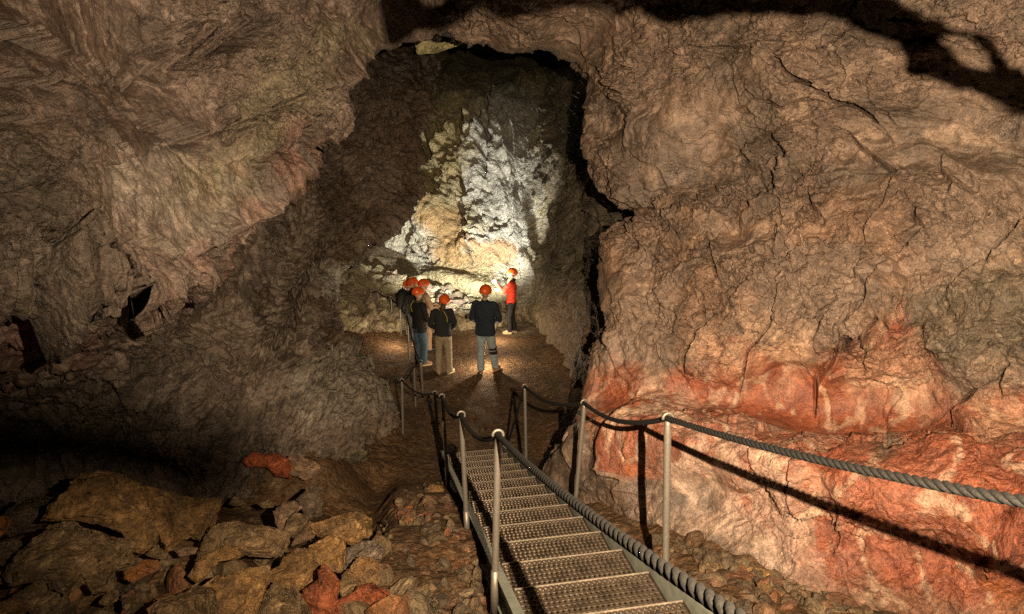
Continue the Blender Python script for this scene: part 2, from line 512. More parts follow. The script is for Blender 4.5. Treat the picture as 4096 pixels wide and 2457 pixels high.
pig = mix(pig, (.215, .062, .030), red * (.85 + .15 * sstep(-.5, .3, n2)))
pig = mix(pig, (.29, .095, .035), red * sstep(.1, .7, fbm(P, 2.2, 3, 67)) * .6)
pig = mix(pig, (.16, .07, .04), red * sstep(.25, .8, fbm(P, 1.9, 4, 68)) * .6)
Q = np.stack([px / 60 + 1.5 * n2, py / 210 + n1, dep * 0.3], -1)
str_ = ridged(Q, 0.5, 3, 69)
whitep = [(2330,1700),(2600,1650),(2800,1690),(3050,1720),(3150,1800),(3300,1980),(3380,2080),(3300,2200),(3420,2330),(3150,2300),(2950,2160),(2650,1980),(2330,1860)]
wh = zone(px, py, whitep, P, 130, 70, 9)
pig = mix(pig, (.34, .235, .180), wh * sstep(.55, 1.25, str_ + .6 * n2 + .15) * .75)
wh2 = zone(px, py, [(2850,1350),(3000,1260),(3150,1270),(3250,1380),(3180,1560),(3000,1560),(2900,1500)], P, 60, 71)
wh3 = zone(px, py, [(3340,1560),(3380,1430),(3480,1330),(3640,1330),(3760,1480),(3720,1620),(3400,1660)], P, 60, 72)
wh4 = zone(px, py, [(3870,1700),(3950,1620),(4120,1560),(4120,1850),(3980,1830),(3900,1800)], P, 60, 73)
pig = mix(pig, (.46, .29, .19), np.clip(wh2 + wh3 + wh4, 0, 1) * sstep(.35, 1.2, str_ + .6 * n2 + .1) * .5)
vein = sstep(1.28, 1.5, ridged(P, 3.2, 3, 74)) * red
pig = mix(pig, (.46, .33, .23), vein * .5)
pig = mix(pig, (.07, .065, .045), zone(px, py, [(3480,1800),(3600,1760),(3620,1830),(3500,1860)], P, 30, 75) * .7)
pig = mix(pig, (.07, .065, .045), zone(px, py, [(3370,1900),(3560,1880),(3640,1960),(3560,2040),(3480,1990),(3400,1960)], P, 60, 76) * sstep(-.1, .3, n2) * .7)
pig = mix(pig, (.13, .078, .045), zone(px, py, [(2200,1880),(2700,2130),(3300,2330),(3700,2390),(4200,2420),(4200,2700),(2200,2300)], P, 50, 77) * .55)
pig = np.concatenate([pig, np.clip(.15 + .75 * var * (1 - .35 * benchm), .1, 1)[..., None]], -1)
struct('cave_wall_right', PR, False, M_RWALL, pig)

# ---- left overhang: the great hanging ledge with its drip-edged flows
AR = []
EDGE = [(-700,1240,2.7),(0,1110,3.3),(300,1085,3.7),(545,1170,4.2),(715,1135,4.5),(830,1095,4.75),(930,1010,5.0),(1090,830,5.5),(1225,650,5.9),(1310,520,6.3),(1425,340,6.9),(1520,190,7.4),(1620,125,7.8),(1770,70,8.2),(1840,0,8.4),(2000,-90,8.4),(2400,-300,7.8)]
OUT = [[(-1000,1000,2.3),(-1300,600,2.2),(-1600,0,2.1),(-1600,-1000,2.3)],
 [(-100,900,3.15),(-300,500,3.0),(-500,0,2.9),(-700,-1000,2.8)],
 [(180,900,3.6),(-20,520,3.4),(-200,50,3.2),(-450,-1000,3.0)],
 [(430,930,4.0),(250,560,3.75),(50,100,3.5),(-200,-1000,3.15)],
 [(600,880,4.35),(420,540,4.0),(200,80,3.75),(-50,-1000,3.3)],
 [(730,850,4.6),(540,520,4.3),(300,60,4.0),(40,-1000,3.45)],
 [(830,770,4.85),(640,460,4.5),(380,30,4.2),(120,-1000,3.55)],
 [(980,610,5.25),(770,350,4.85),(520,-10,4.45),(250,-1000,3.65)],
 [(1100,480,5.6),(880,250,5.15),(640,-50,4.7),(400,-1000,3.75)],
 [(1180,350,5.9),(960,150,5.45),(740,-120,4.9),(520,-1000,3.85)],
 [(1290,200,6.4),(1090,50,5.85),(860,-200,5.15),(700,-1000,3.95)],
 [(1370,70,6.85),(1180,-40,6.2),(960,-260,5.4),(850,-1050,4.0)],
 [(1480,10,7.2),(1300,-100,6.5),(1100,-320,5.6),(1000,-1100,4.0)],
 [(1620,-60,7.6),(1450,-170,6.85),(1250,-420,5.7),(1200,-1150,4.0)],
 [(1720,-120,7.8),(1560,-240,7.0),(1400,-500,5.7),(1400,-1300,4.0)],
 [(1900,-220,7.8),(1750,-380,7.0),(1650,-650,5.6),(1700,-1500,4.0)],
 [(2300,-420,7.4),(2150,-550,6.6),(2050,-850,5.4),(2100,-1700,4.0)]]
for e, o in zip(EDGE, OUT):
    h1 = (e[0] - 70, e[1] - 40, e[2] + .5)
    h2 = (e[0] - 240, e[1] - 160, e[2] + 1.3)
    h3 = (e[0] - 420, e[1] - 320, e[2] + 2.6)
    m = tuple(np.array(e) * .7 + np.array(o[0]) * .3 + np.array([-8, -8, -.06]))
    AR.append([h3, h2, h1, e, m] + o)
P, s, t, ty, tx = patch(AR, 820, 680)
N = normals(P, CENTRE)
px, py, dep = pic(P)
w = -s                                   # towards the hanging edge
drip = (1 - np.abs(perlin(np.stack([t * 2.6, s * .55, 0 * s], -1), 1.0, 101))) ** 5
drip2 = (1 - np.abs(perlin(np.stack([t * 7.5, s * 1.6, 0 * s], -1), 1.0, 102))) ** 4
wl = 0.9 * fbm(P, 0.7, 3, 103) + 0.22 * perlin(P, 3.5, 104)
upm = sstep(900, 500, py) * .6 + .4
d1 = shingle(w, 1.15, wl - 0.22 * drip - .05 * drip2, P, 105, 2.6) * 0.07 * upm
d2 = shingle(w, 3.4, 1.5 * wl + .6 * perlin(P, 5, 106) - 0.10 * drip2 - .15 * drip, P * 1.8, 107, 2.2) * 0.02
f1, f2, cid = worley(t * 4.2 + .9 * fbm(P, 2, 3, 108), s * 2.4 + .9 * fbm(P, 2, 3, 109), 110)
lump = (0.6 - np.clip(f1, 0, 1) ** 1.6) * .06 * (cid * 1.3) + worley.fac * .04
f1b, f2b, cb = worley(t * 12 + .6 * perlin(P, 9, 111), s * 7 + .6 * perlin(P, 9, 112), 113)
lump2 = (0.6 - np.clip(f1b, 0, 1) ** 1.5) * .022 * cb + worley.fac * .012
worley(t * 16 + .5 * perlin(P, 12, 116), s * 11 + .5 * perlin(P, 12, 117), 118)
chips = worley.fac * .02
wv = fbm(P, 1.8, 4, 131) * .8; wu = fbm(P, 1.8, 4, 132) * .8
worley(t * 2.2 + wv, s * 2.0 + wu, 133); chips += worley.fac * .085
worley(t * 6 + wv * 2 + .5 * perlin(P, 7, 134), s * 6 + wu * 2 + .5 * perlin(P, 7, 135), 136); chips += worley.fac * .04
fine = fbm(P, 8.0, 4, 114, .55) * .022 + chips
edge_t = np.exp(-((s - s[:, [0]] * 0 - np.take_along_axis(s, np.argmin(np.abs(tx - 3.0)) * np.ones((s.shape[0], 1), int), 1)) / .35) ** 2)
teeth = edge_t * (drip * .13 + drip2 * .06 - .05)
var = .2 + 1.2 * sstep(-.3, .35, fbm(P, .8, 3, 119))
disp = fbm(P, .5, 3, 115) * .15 + d1 + d2 + (lump + lump2 + fine) * var
def v2(l): return [(x * V2F, y * V2F) for x, y in l]
LIPS = [  # hanging flow edges: picture polyline (half-size px), depth, tooth length
 ([(-200,40),(0,65),(60,80),(110,115),(170,135),(230,160),(290,150),(330,110),(400,70),(440,40),(520,10)], .13, 42),
 ([(-200,150),(0,165),(60,185),(120,170),(220,195),(300,180),(370,150),(450,120),(560,80),(660,40)], .12, 46),
 ([(-200,280),(0,270),(60,265),(130,280),(200,290),(260,265),(330,240)], .13, 40),
 ([(330,270),(400,290),(480,320),(560,290),(640,250),(720,215),(830,190),(920,175)], .10, 34),
 ([(560,400),(650,360),(740,315),(815,330)], .12, 34),
 ([(300,560),(430,590),(520,560),(600,510),(680,450),(760,390)], .12, 40),
 ([(-200,480),(0,440),(120,400),(240,380),(330,400)], .11, 44),
 ([(430,130),(480,112),(520,82),(600,70),(690,30)], .12, 40),
 ([(80,650),(130,680),(170,650),(250,640),(330,690),(410,700)], .18, 50)]
tn = np.stack([px / 95 + .8 * fbm(P, 1.5, 2, 141), py / 420, 0 * px], -1)
tooth = (1 - np.abs(perlin(tn, 1.0, 142)) * 1.3) ** 3 + .45 * (1 - np.abs(perlin(tn, 2.7, 143)) * 1.3) ** 3 - .5
wob = fbm(P, 2.2, 4, 144) * 22
for ln, dpt, tl in LIPS:
    ln = np.array(v2(ln))
    inx = sstep(ln[0, 0] - 30, ln[0, 0] + 120, px) * sstep(ln[-1, 0] + 30, ln[-1, 0] - 120, px)
    dy = np.interp(px, ln[:, 0], ln[:, 1]) + tooth * tl + wob - py
    disp += dpt * inx * np.where(dy > 0, np.exp(-dy / 120) * .8, -2.3 * np.minimum(1, np.exp((dy + 12) / 55))) * (.15 + 1.3 * np.clip(perlin(P, 1.1, 145) + .35, 0, 1))
disp = crease(px, py, P, [(v2([(0,700),(40,660),(75,600),(95,560)]), 20, .3)], disp, 30, 120)
# drip teeth push the lip along its own surface, down and out over the gap
du = np.gradient(P, axis=1); du /= np.linalg.norm(du, axis=-1, keepdims=True) + 1e-9
PA = P + N * disp[..., None] - du * teeth[..., None]
PA[..., 2] -= teeth * .6
n1 = fbm(P, 1.2, 4, 121); n2 = fbm(P, 4.0, 4, 122)
pig = mix((.122, .087, .069), (.062, .043, .033), sstep(-.3, .35, n1))
pig = mix(pig, (.185, .140, .114), sstep(.05, .6, n2) * .7)
pig = mix(pig, (.19, .165, .14), zone(px, py, [(450,600),(900,560),(1000,760),(800,1000),(450,900)], P, 80, 123) * .6)
rd = zone(px, py, [(750,650),(1150,400),(1300,650),(950,1020),(800,1180),(500,1220),(550,1080),(800,950)], P, 110, 124)
pig = mix(pig, (.135, .066, .046), rd * sstep(-.05, .3, n2 + .5 * n1) * .55)
pig = mix(pig, (.12, .105, .06), zone(px, py, [(1150,150),(1500,60),(1500,140),(1250,400),(700,950),(760,700)], P, 80, 125) * .55)
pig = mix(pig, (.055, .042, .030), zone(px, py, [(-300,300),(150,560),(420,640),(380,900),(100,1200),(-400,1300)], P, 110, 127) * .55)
pig = np.concatenate([pig, np.clip(.1 + .75 * var, .1, 1)[..., None]], -1)
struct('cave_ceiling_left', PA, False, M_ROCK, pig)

# ---- left wall under the overhang, running on to the middle of the passage
BR = [
 [(-700,500,3.2),(0,600,4.0),(350,550,4.6),(750,500,5.6),(1050,350,8.4),(1250,150,10.8),(1450,-50,13),(1690,-100,14.5),(1650,-100,16),(1350,-100,19)],
 [(-700,1000,3.2),(0,1050,3.9),(350,1050,4.45),(720,1000,5.4),(1020,850,8.3),(1220,600,10.6),(1440,300,12.8),(1725,265,14.0),(1620,280,15.5),(1300,280,18)],
 [(-700,1250,3.4),(0,1260,4.2),(350,1270,4.8),(700,1280,6.6),(1000,1180,8.2),(1190,950,10.2),(1420,600,12.0),(1672,520,12.8),(1560,560,14.5),(1250,560,17)],
 [(-700,1420,4.4),(0,1420,5.3),(350,1430,5.8),(700,1430,6.8),(1000,1380,7.9),(1180,1200,9.4),(1350,880,11.2),(1610,850,12.0),(1480,860,13.6),(1200,860,17)],
 [(-700,1580,5.4),(0,1580,6.3),(350,1590,6.6),(700,1570,6.8),(1000,1530,7.3),(1190,1380,8.4),(1290,1120,9.9),(1420,1020,11.3),(1330,1020,13),(1150,1020,16)],
 [(-700,1720,5.8),(0,1710,6.8),(350,1710,7.0),(700,1690,7.0),(1000,1660,7.3),(1220,1530,8.1),(1280,1330,9.5),(1305,1230,10.6),(1250,1220,12.5),(1100,1200,15)],
 [(-700,1830,5.8),(0,1820,6.8),(350,1820,7.0),(700,1800,7.0),(1000,1770,7.2),(1250,1660,7.8),(1420,1490,8.9),(1300,1375,10.2),(1230,1350,12.2),(1100,1330,15)],
 [(-700,1930,5.6),(0,1920,6.6),(350,1920,6.8),(700,1900,6.8),(1000,1870,7.0),(1260,1760,7.6),(1540,1610,8.9),(1440,1500,10.0),(1300,1450,12),(1150,1430,15)],
 [(-700,2080,5.5),(0,2060,6.5),(350,2060,6.7),(700,2050,6.7),(1000,2010,6.8),(1270,1880,7.4),(1560,1720,8.8),(1480,1600,9.9),(1300,1550,12),(1150,1530,15)],
]
P, s, t, ty, tx = patch(BR, 560, 620)
N = normals(P, CENTRE)
px, py, dep = pic(P)
w = t
drip = (1 - np.abs(perlin(np.stack([s * 2.6, t * .7, 0 * s], -1), 1.0, 201))) ** 4
wl = .8 * fbm(P, .8, 3, 203) + .3 * perlin(P, 3.5, 204)
d1 = shingle(w, 1.0, wl - .4 * drip, P, 205, 2.4) * .16
d2 = shingle(w, 4.0, 1.5 * wl - .7 * drip + .6 * perlin(P, 6, 206), P * 2, 207, 2) * .06
f1, f2, cid = worley(s * 6 + .6 * perlin(P, 5, 208), t * 3 + .6 * perlin(P, 5, 209), 210)
lump = (.6 - np.clip(f1, 0, 1) ** 1.5) * .075 * cid
lump = lump + worley.fac * .035
wv = fbm(P, 1.8, 4, 231) * .8; wu = fbm(P, 1.8, 4, 232) * .8
worley(s * 2.2 + wv, t * 2.0 + wu, 233); lump += worley.fac * .08
worley(s * 7 + wv * 2, t * 6 + wu * 2, 236); lump += worley.fac * .035
disp = fbm(P, .5, 3, 215) * .14 + d1 + d2 + lump + fbm(P, 8, 4, 216, .55) * .022
disp = crease(px, py, P, [(v2([(840,330),(880,350),(920,340),(1000,330)]), 6, .1), (v2([(830,560),(900,520),(980,480)]), 6, .12),
   (v2([(640,900),(760,880),(860,870),(930,890)]), 5, .1)], disp, 14, 220)
disp += np.exp(-((tx[None, :] - 7.0) / .35) ** 2) * fbm(P, 1.3, 4, 230) * .45
PB = P + N * disp[..., None]
n1 = fbm(P, 1.2, 4, 221); n2 = fbm(P, 4.0, 4, 222)
pig = mix((.128, .097, .074), (.065, .048, .036), sstep(-.3, .35, n1))
pig = mix(pig, (.19, .155, .125), sstep(.05, .6, n2) * .6)
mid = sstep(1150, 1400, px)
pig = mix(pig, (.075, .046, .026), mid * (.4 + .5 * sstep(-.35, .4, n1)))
pig = mix(pig, (.24, .215, .175), zone(px, py, [(1150,1500),(1350,1380),(1560,1500),(1560,1640),(1200,1700)], P, 50, 224) * .5)
pig = mix(pig, (.34, .33, .29), zone(px, py, [(1290,1080),(1420,1040),(1450,1180),(1380,1230),(1290,1190)], P, 30, 225) * .6)
pig = mix(pig, (.13, .055, .04), zone(px, py, [(0,1200),(400,1250),(380,1420),(0,1500)], P, 80, 226) * .5)
pig = np.concatenate([pig, np.clip(.2 + 1.0 * sstep(-.35, .45, fbm(P, .8, 3, 229)), .1, 1)[..., None]], -1)
pig[..., :3] *= (1 - .75 * sstep(480, 230, py + 60 * n2) * sstep(1350, 1550, px))[..., None]  # shade painted in: far top of this wall fades towards black
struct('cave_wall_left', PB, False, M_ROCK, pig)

# ---- back wall and the far right wall in one sweep
DR = []
cols = [1000, 1250, 1450, 1650, 1850, 2000, 2150, 2300, 2450, 2650, 2900]
dcol = [22, 21, 20, 19.2, 18.5, 18.0, 17.3, 14.3, 11.6, 10.3, 9.8]
rowsD = [(-700, 8), (-250, 16.0), (100, 15.0), (330, 6.5), (560, 2.0), (800, .5), (980, 0), (1080, -.3), (1150, -.7), (1240, -1.0), (1330, -1.1), (1480, -1.2)]
for (ry, rd_) in rowsD:
    r = []
    for k, (cx, cd) in enumerate(zip(cols, dcol)):
        f = k / 10
        right = max(0, (k - 5) / 5)
        y = ry + (250 * right if ry > 1100 else 130 * right * max(0, (ry - 300) / 800))
        if k >= 6 and ry < 300:
            y = ry + 120
        dd = cd + rd_ * (1 - right * .9) * (1 if ry < 900 else .9)
        r.append((cx - (right * 120 if ry > 1000 else 0) * (k < 9), y, dd))
    DR.append(r)
P, s, t, ty, tx = patch(DR, 560, 560)
N = normals(P, CENTRE)
px, py, dep = pic(P)
lit = sstep(2250, 2100, px + 60 * fbm(P, .6, 3, 300))       # left part: rubbly crusted rock; right part: smoother
f1, f2, cid = worley(s * 1.0 + .45 * fbm(P, .9, 3, 301), t * .55 + .45 * fbm(P, .9, 3, 302), 303)
blocks = (.75 - np.clip(f1, 0, 1.1) ** 1.3) * .5 * (.3 + cid)
f1b, f2b, cb = worley(s * 4.2 + .6 * perlin(P, 4, 304), t * 3.2 + .6 * perlin(P, 4, 305), 306)
pop = (.6 - np.clip(f1b, 0, 1) ** 1.3) * .12 * (.4 + cb)
f1c, f2c, cc = worley(s * 11 + .6 * perlin(P, 9, 307), t * 9 + .6 * perlin(P, 9, 308), 309)
pop2 = (.6 - np.clip(f1c, 0, 1) ** 1.3) * .05
low = sstep(1000, 1120, py)
disp = (blocks + pop + pop2) * lit * (1 - .75 * low) + fbm(P, .5, 3, 310) * .25 * (1 - .5 * low) + fbm(P, 5, 4, 311, .55) * .05
wl = fbm(P, .7, 3, 312)
disp += shingle(-s + .5 * t, .9, 1.2 * wl, P, 313, 2.2) * .2 * (1 - lit) + shingle(t, 2.0, .8 * wl, P, 314, 2) * .06
# the smooth ledge that runs along the wall foot
lx = np.array([1350, 1480, 1650, 1850, 2000, 2100, 2250, 2450]); ly = np.array([1030, 1055, 1080, 1110, 1150, 1180, 1260, 1420])
led = np.interp(px, lx, ly)
disp += np.exp(-((py - led - 35) / 38) ** 2) * .38 * sstep(2250, 2050, px)
gash = [([(1865,480),(1870,620),(1860,760),(1880,860),(1893,980),(1900,1050)], 13, .5),
 ([(1900,640),(1930,560),(1960,460),(1985,380)], 12, .4), ([(1970,560),(1990,640),(1975,740)], 14, .5),
 ([(1700,560),(1730,620),(1770,560),(1800,500)], 22, .6), ([(1640,900),(1700,860),(1760,780),(1730,700)], 12, .4),
 ([(1640,940),(1660,1010),(1740,1060),(1780,1040)], 9, .3), ([(2330,300),(2400,400),(2440,520),(2500,600)], 12, .25),
 ([(2160,1000),(2100,920),(2060,960)], 7, .2), ([(1920,1040),(1900,980),(1980,960),(2050,900)], 8, .2),
 ([(2250,700),(2330,830),(2370,980),(2400,1080)], 8, .15), ([(2470,800),(2480,860),(2520,930),(2560,900)], 8, .15)]
disp = crease(px, py, P, gash, disp, 20, 320)
PD = P + N * disp[..., None]
n1 = fbm(P, .7, 4, 321); n2 = fbm(P, 2.6, 4, 322)
pig = mix((.36, .30, .17), (.25, .215, .13), sstep(-.3, .4, n1))
pig = mix(pig, (.36, .20, .07), zone(px, py, [(1700,820),(1860,860),(1900,1090),(1780,1100),(1700,1000)], P, 50, 323) * .6)
pig = mix(pig, (.52, .50, .42), zone(px, py, [(1430,1060),(1560,880),(1700,830),(1760,1060),(1720,1110),(1500,1100)], P, 40, 324) * .8)
pig = mix(pig, (.40, .39, .355), zone(px, py, [(1900,540),(2000,330),(2180,420),(2220,1080),(1960,1010),(1880,800)], P, 60, 325) * .95)
pig = mix(pig, (.36, .28, .13), zone(px, py, [(1700,560),(1880,540),(1880,720),(1740,740)], P, 50, 326) * .6)
pig = mix(pig, (.46, .43, .36), zone(px, py, [(1930,1000),(2100,1000),(2180,1080),(2200,1200),(2080,1220),(1980,1120)], P, 30, 327) * .75)
pig = mix(pig, (.40, .21, .08), zone(px, py, [(1890,990),(1960,985),(2080,1000),(2060,1060),(1990,1080),(1940,1060)], P, 18, 329) * .7)
pig = mix(pig, (.20, .165, .115), np.exp(-((py - led - 35) / 70) ** 2) * sstep(2200, 2050, px) * sstep(-.2, .3, fbm(P * np.array([.3, .3, 3.0]), 1.2, 4, 331)) * .7)
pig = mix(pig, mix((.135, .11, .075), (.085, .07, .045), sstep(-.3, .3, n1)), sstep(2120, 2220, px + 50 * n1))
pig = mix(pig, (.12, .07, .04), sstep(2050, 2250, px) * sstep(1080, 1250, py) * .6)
pig = pig * (1 - .72 * sstep(520, 300, py + 60 * n2) * sstep(2250, 2050, px))[..., None]  # darkness of the unlit upper chamber put into the pigment
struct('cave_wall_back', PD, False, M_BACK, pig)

# ---- dark roof over the far chamber
FR = []
for (py_, dd) in [(-500, 9.0), (-150, 11.5), (60, 15), (150, 20), (180, 25), (350, 28)]:
    FR.append([(x, py_ + 30 * math.sin(x * .01), dd + (0 if x < 2100 else -.6 * (x - 2100) / 300)) for x in (500, 900, 1300, 1700, 2100, 2500, 2900)])
P, s, t, ty, tx = patch(FR, 160, 200)
N = normals(P, CENTRE)
PF = P + N * (fbm(P, .6, 5, 401) * .35)[..., None]
pig = mix((.13, .11, .06), (.08, .066, .045), sstep(-.3, .3, fbm(P, .8, 3, 402)))
struct('cave_roof', PF, False, M_ROCK, pig)

# ---- floor: one sheet through the foot of every wall
FP = []
for a in [(0,1900,6.7),(350,1900,6.9),(700,1880,6.9),(1000,1850,7.1),(1250,1760,7.7),(1540,1650,9.6),
          (2220,1900,7.3),(2400,1960,6.3),(2750,2100,5.2),(3200,2310,4.5),(3800,2500,4.1)]:
    FP.append(at(*a))
for (x, y, z) in [(-.7,12,0),(-1.4,12.4,0),(0.2,12,0),(1.2,12,.05),(-.5,10,-.02),(.6,10,0),(-1.2,9.0,.02),(-2.2,10,.1),(-1.5,14,0),(0,15.2,0),(1.2,14,.1),(-3,14,.1),
                  (-2.6,12,.1),(-.4,8.2,.0),(.6,8,.1),(-2,7.4,.25),(-1.6,8.2,.1),(-3.5,18,1.2),(-2,17.5,.6),(0,17.5,.1),(2.5,12,.3),(-5,17,1.6),(2.0,10,.3),
                  (-.2,4.5,1.28),(-.4,5.5,.90),(-.62,6.5,.50),(.75,4.4,1.28),(.5,6,.75),(.3,7,.35),(.4,3,1.6),(1.4,3,1.75),(-.25,3,1.6),
                  (-1.0,3.1,1.62),(-1.0,4.2,1.45),(-1.2,5.2,1.1),(-1.4,6.3,.72),(-2.2,3.4,1.7),(-2.2,4.3,1.6),(-2.4,5.2,1.15),(-3.6,3.6,1.8),(-3.6,4.6,1.5),
                  (0,1.5,2.1),(-2,1.5,2.0),(2,1.5,2.1),(-4,1.5,2.2),(4,1.5,2.4),(0,-3,2.6),(-4,-3,2.6),(5,-3,2.6)]:
    FP.append((x, y, z))
FP = np.array(FP)
def _tps(r2):
    return r2 * np.log(r2 + 1e-9)
_n = len(FP)
_K = _tps(((FP[:, None, :2] - FP[None, :, :2]) ** 2).sum(-1)) + np.eye(_n) * 0.6
_Pm = np.c_[np.ones(_n), FP[:, :2]]
_A = np.block([[_K, _Pm], [_Pm.T, np.zeros((3, 3))]])
_w = np.linalg.solve(_A, np.r_[FP[:, 2], 0, 0, 0])
def ground(x, y):
    x = np.asarray(x, float); y = np.asarray(y, float)
    xc, yc = np.clip(x, -7, 6), np.clip(y, -4, 19)
    o = _w[_n] + _w[_n + 1] * xc + _w[_n + 2] * yc
    for k in range(_n):
        o = o + _w[k] * _tps((xc - FP[k, 0]) ** 2 + (yc - FP[k, 1]) ** 2)
    return np.clip(o, -.4, 3.2)

def pit(x, y):
    P_ = np.stack([x, y, ground(x, y)], -1)
    a, b, _ = pic(P_)
    return .38 * sstep(1560, 1400, a + .25 * (b - 2200)) * sstep(1840, 1930, b)

ys = np.concatenate([np.linspace(-4, 2, 30)[:-1], 2 + (np.linspace(0, 1, 560) ** 1.25) * 18])
xs = np.linspace(-1, 1, 460)
Y, X = np.meshgrid(ys, xs, indexing='ij')
X = X * (4.5 + np.clip(Y, 0, 20) * .28) - .3
Z = ground(X, Y)
P = np.stack([X, Y, Z], -1)
f1, f2, cid = worley(X * 3.2 + .4 * perlin(P, 3, 501), Y * 3.2 + .4 * perlin(P, 3, 502), 503)
f1b, f2b, cb = worley(X * 9 + .4 * perlin(P, 8, 504), Y * 9 + .4 * perlin(P, 8, 505), 506)
stony = sstep(.0, .35, fbm(P, .8, 3, 507) + .1 + .5 * sstep(7.5, 5.5, Y))
Zd = fbm(P, .9, 3, 508) * .06 + fbm(P, 4, 4, 509) * .022 + stony * .55 * ((.5 - np.clip(f1, 0, 1)) * .12 * (cid > .5) + (.5 - np.clip(f1b, 0, 1)) * .05 * (cb > .35))
Zd *= .35 + .65 * np.clip(sstep(8, 6.5, Y) + sstep(14.5, 15.5, Y), 0, 1)
_px, _py, _d = pic(P)
Zd -= pit(X, Y) * 1.0
PG = P.copy(); PG[..., 2] += Zd
n1 = fbm(P, .9, 4, 521); n2 = fbm(P, 3.5, 4, 522)
pig = mix((.135, .078, .040), (.085, .052, .028), sstep(-.3, .4, n1))
pig = mix(pig, (.15, .070, .030), sstep(.15, .6, n2) * sstep(8, 6, Y) * .4)
pig = mix(pig, (.14, .10, .065), sstep(.1, .55, fbm(P, 6, 3, 523)) * .5)
pig = mix(pig, (.25, .20, .135), sstep(14.4, 15.5, Y + .6 * n1))
np_mesh('cave_floor', PG.reshape(-1, 3), grid_faces(*PG.shape[:2]), M_FLOOR, pig.reshape(-1, 3))['kind'] = 'structure'

# ------------------------------------------------------------------ loose rocks
def ico(sub):
    bm = bmesh.new()
    bmesh.ops.create_icosphere(bm, subdivisions=sub, radius=1.0)
    V = np.array([v.co[:] for v in bm.verts]); F = np.array([[v.index for v in f.verts] for f in bm.faces])
    bm.free()
    return V, F
ICO = {k: ico(k) for k in (2, 3, 4, 5, 6)}

def hit(px, py, lift=0.0):
    """distance at which the line of sight through (px, py) meets the ground"""
    d = np.linspace(1.0, 24, 800)
    Q = atn(np.stack([np.full_like(d, px), np.full_like(d, py), d], -1))
    below = Q[:, 2] < ground(Q[:, 0], Q[:, 1]) + lift
    k = int(np.argmax(below)) if below.any() else 799
    return float(d[k])

def facet(V, f, seed):
    """broken-stone facets: every cell a slightly tilted plane"""
    q = V * f
    i = np.floor(q)
    best = np.full(len(V), 9.0); h = np.zeros(len(V))
    for dx in (-1, 0, 1):
        for dy in (-1, 0, 1):
            for dz in (-1, 0, 1):
                c = i + np.array([dx, dy, dz])
                ci = c.astype(np.int64) + 5000
                a = _h(ci[:, 0], ci[:, 1], ci[:, 2], seed); b = _h(ci[:, 0], ci[:, 1], ci[:, 2], seed + 7)
                u = lambda n, s: ((n >> np.uint32(s)) & np.uint32(1023)) / 1023.0
                o = np.stack([u(a, 0), u(a, 10), u(a, 20)], -1)
                r = q - c - o
                d = (r ** 2).sum(-1)
                g = np.stack([u(b, 0), u(b, 10), u(b, 20)], -1) - .5
                hh = (r * g).sum(-1) * 1.6 + (u(b, 5) - .5) * .5
                m = d < best
                best = np.where(m, d, best); h = np.where(m, hh, h)
    return h

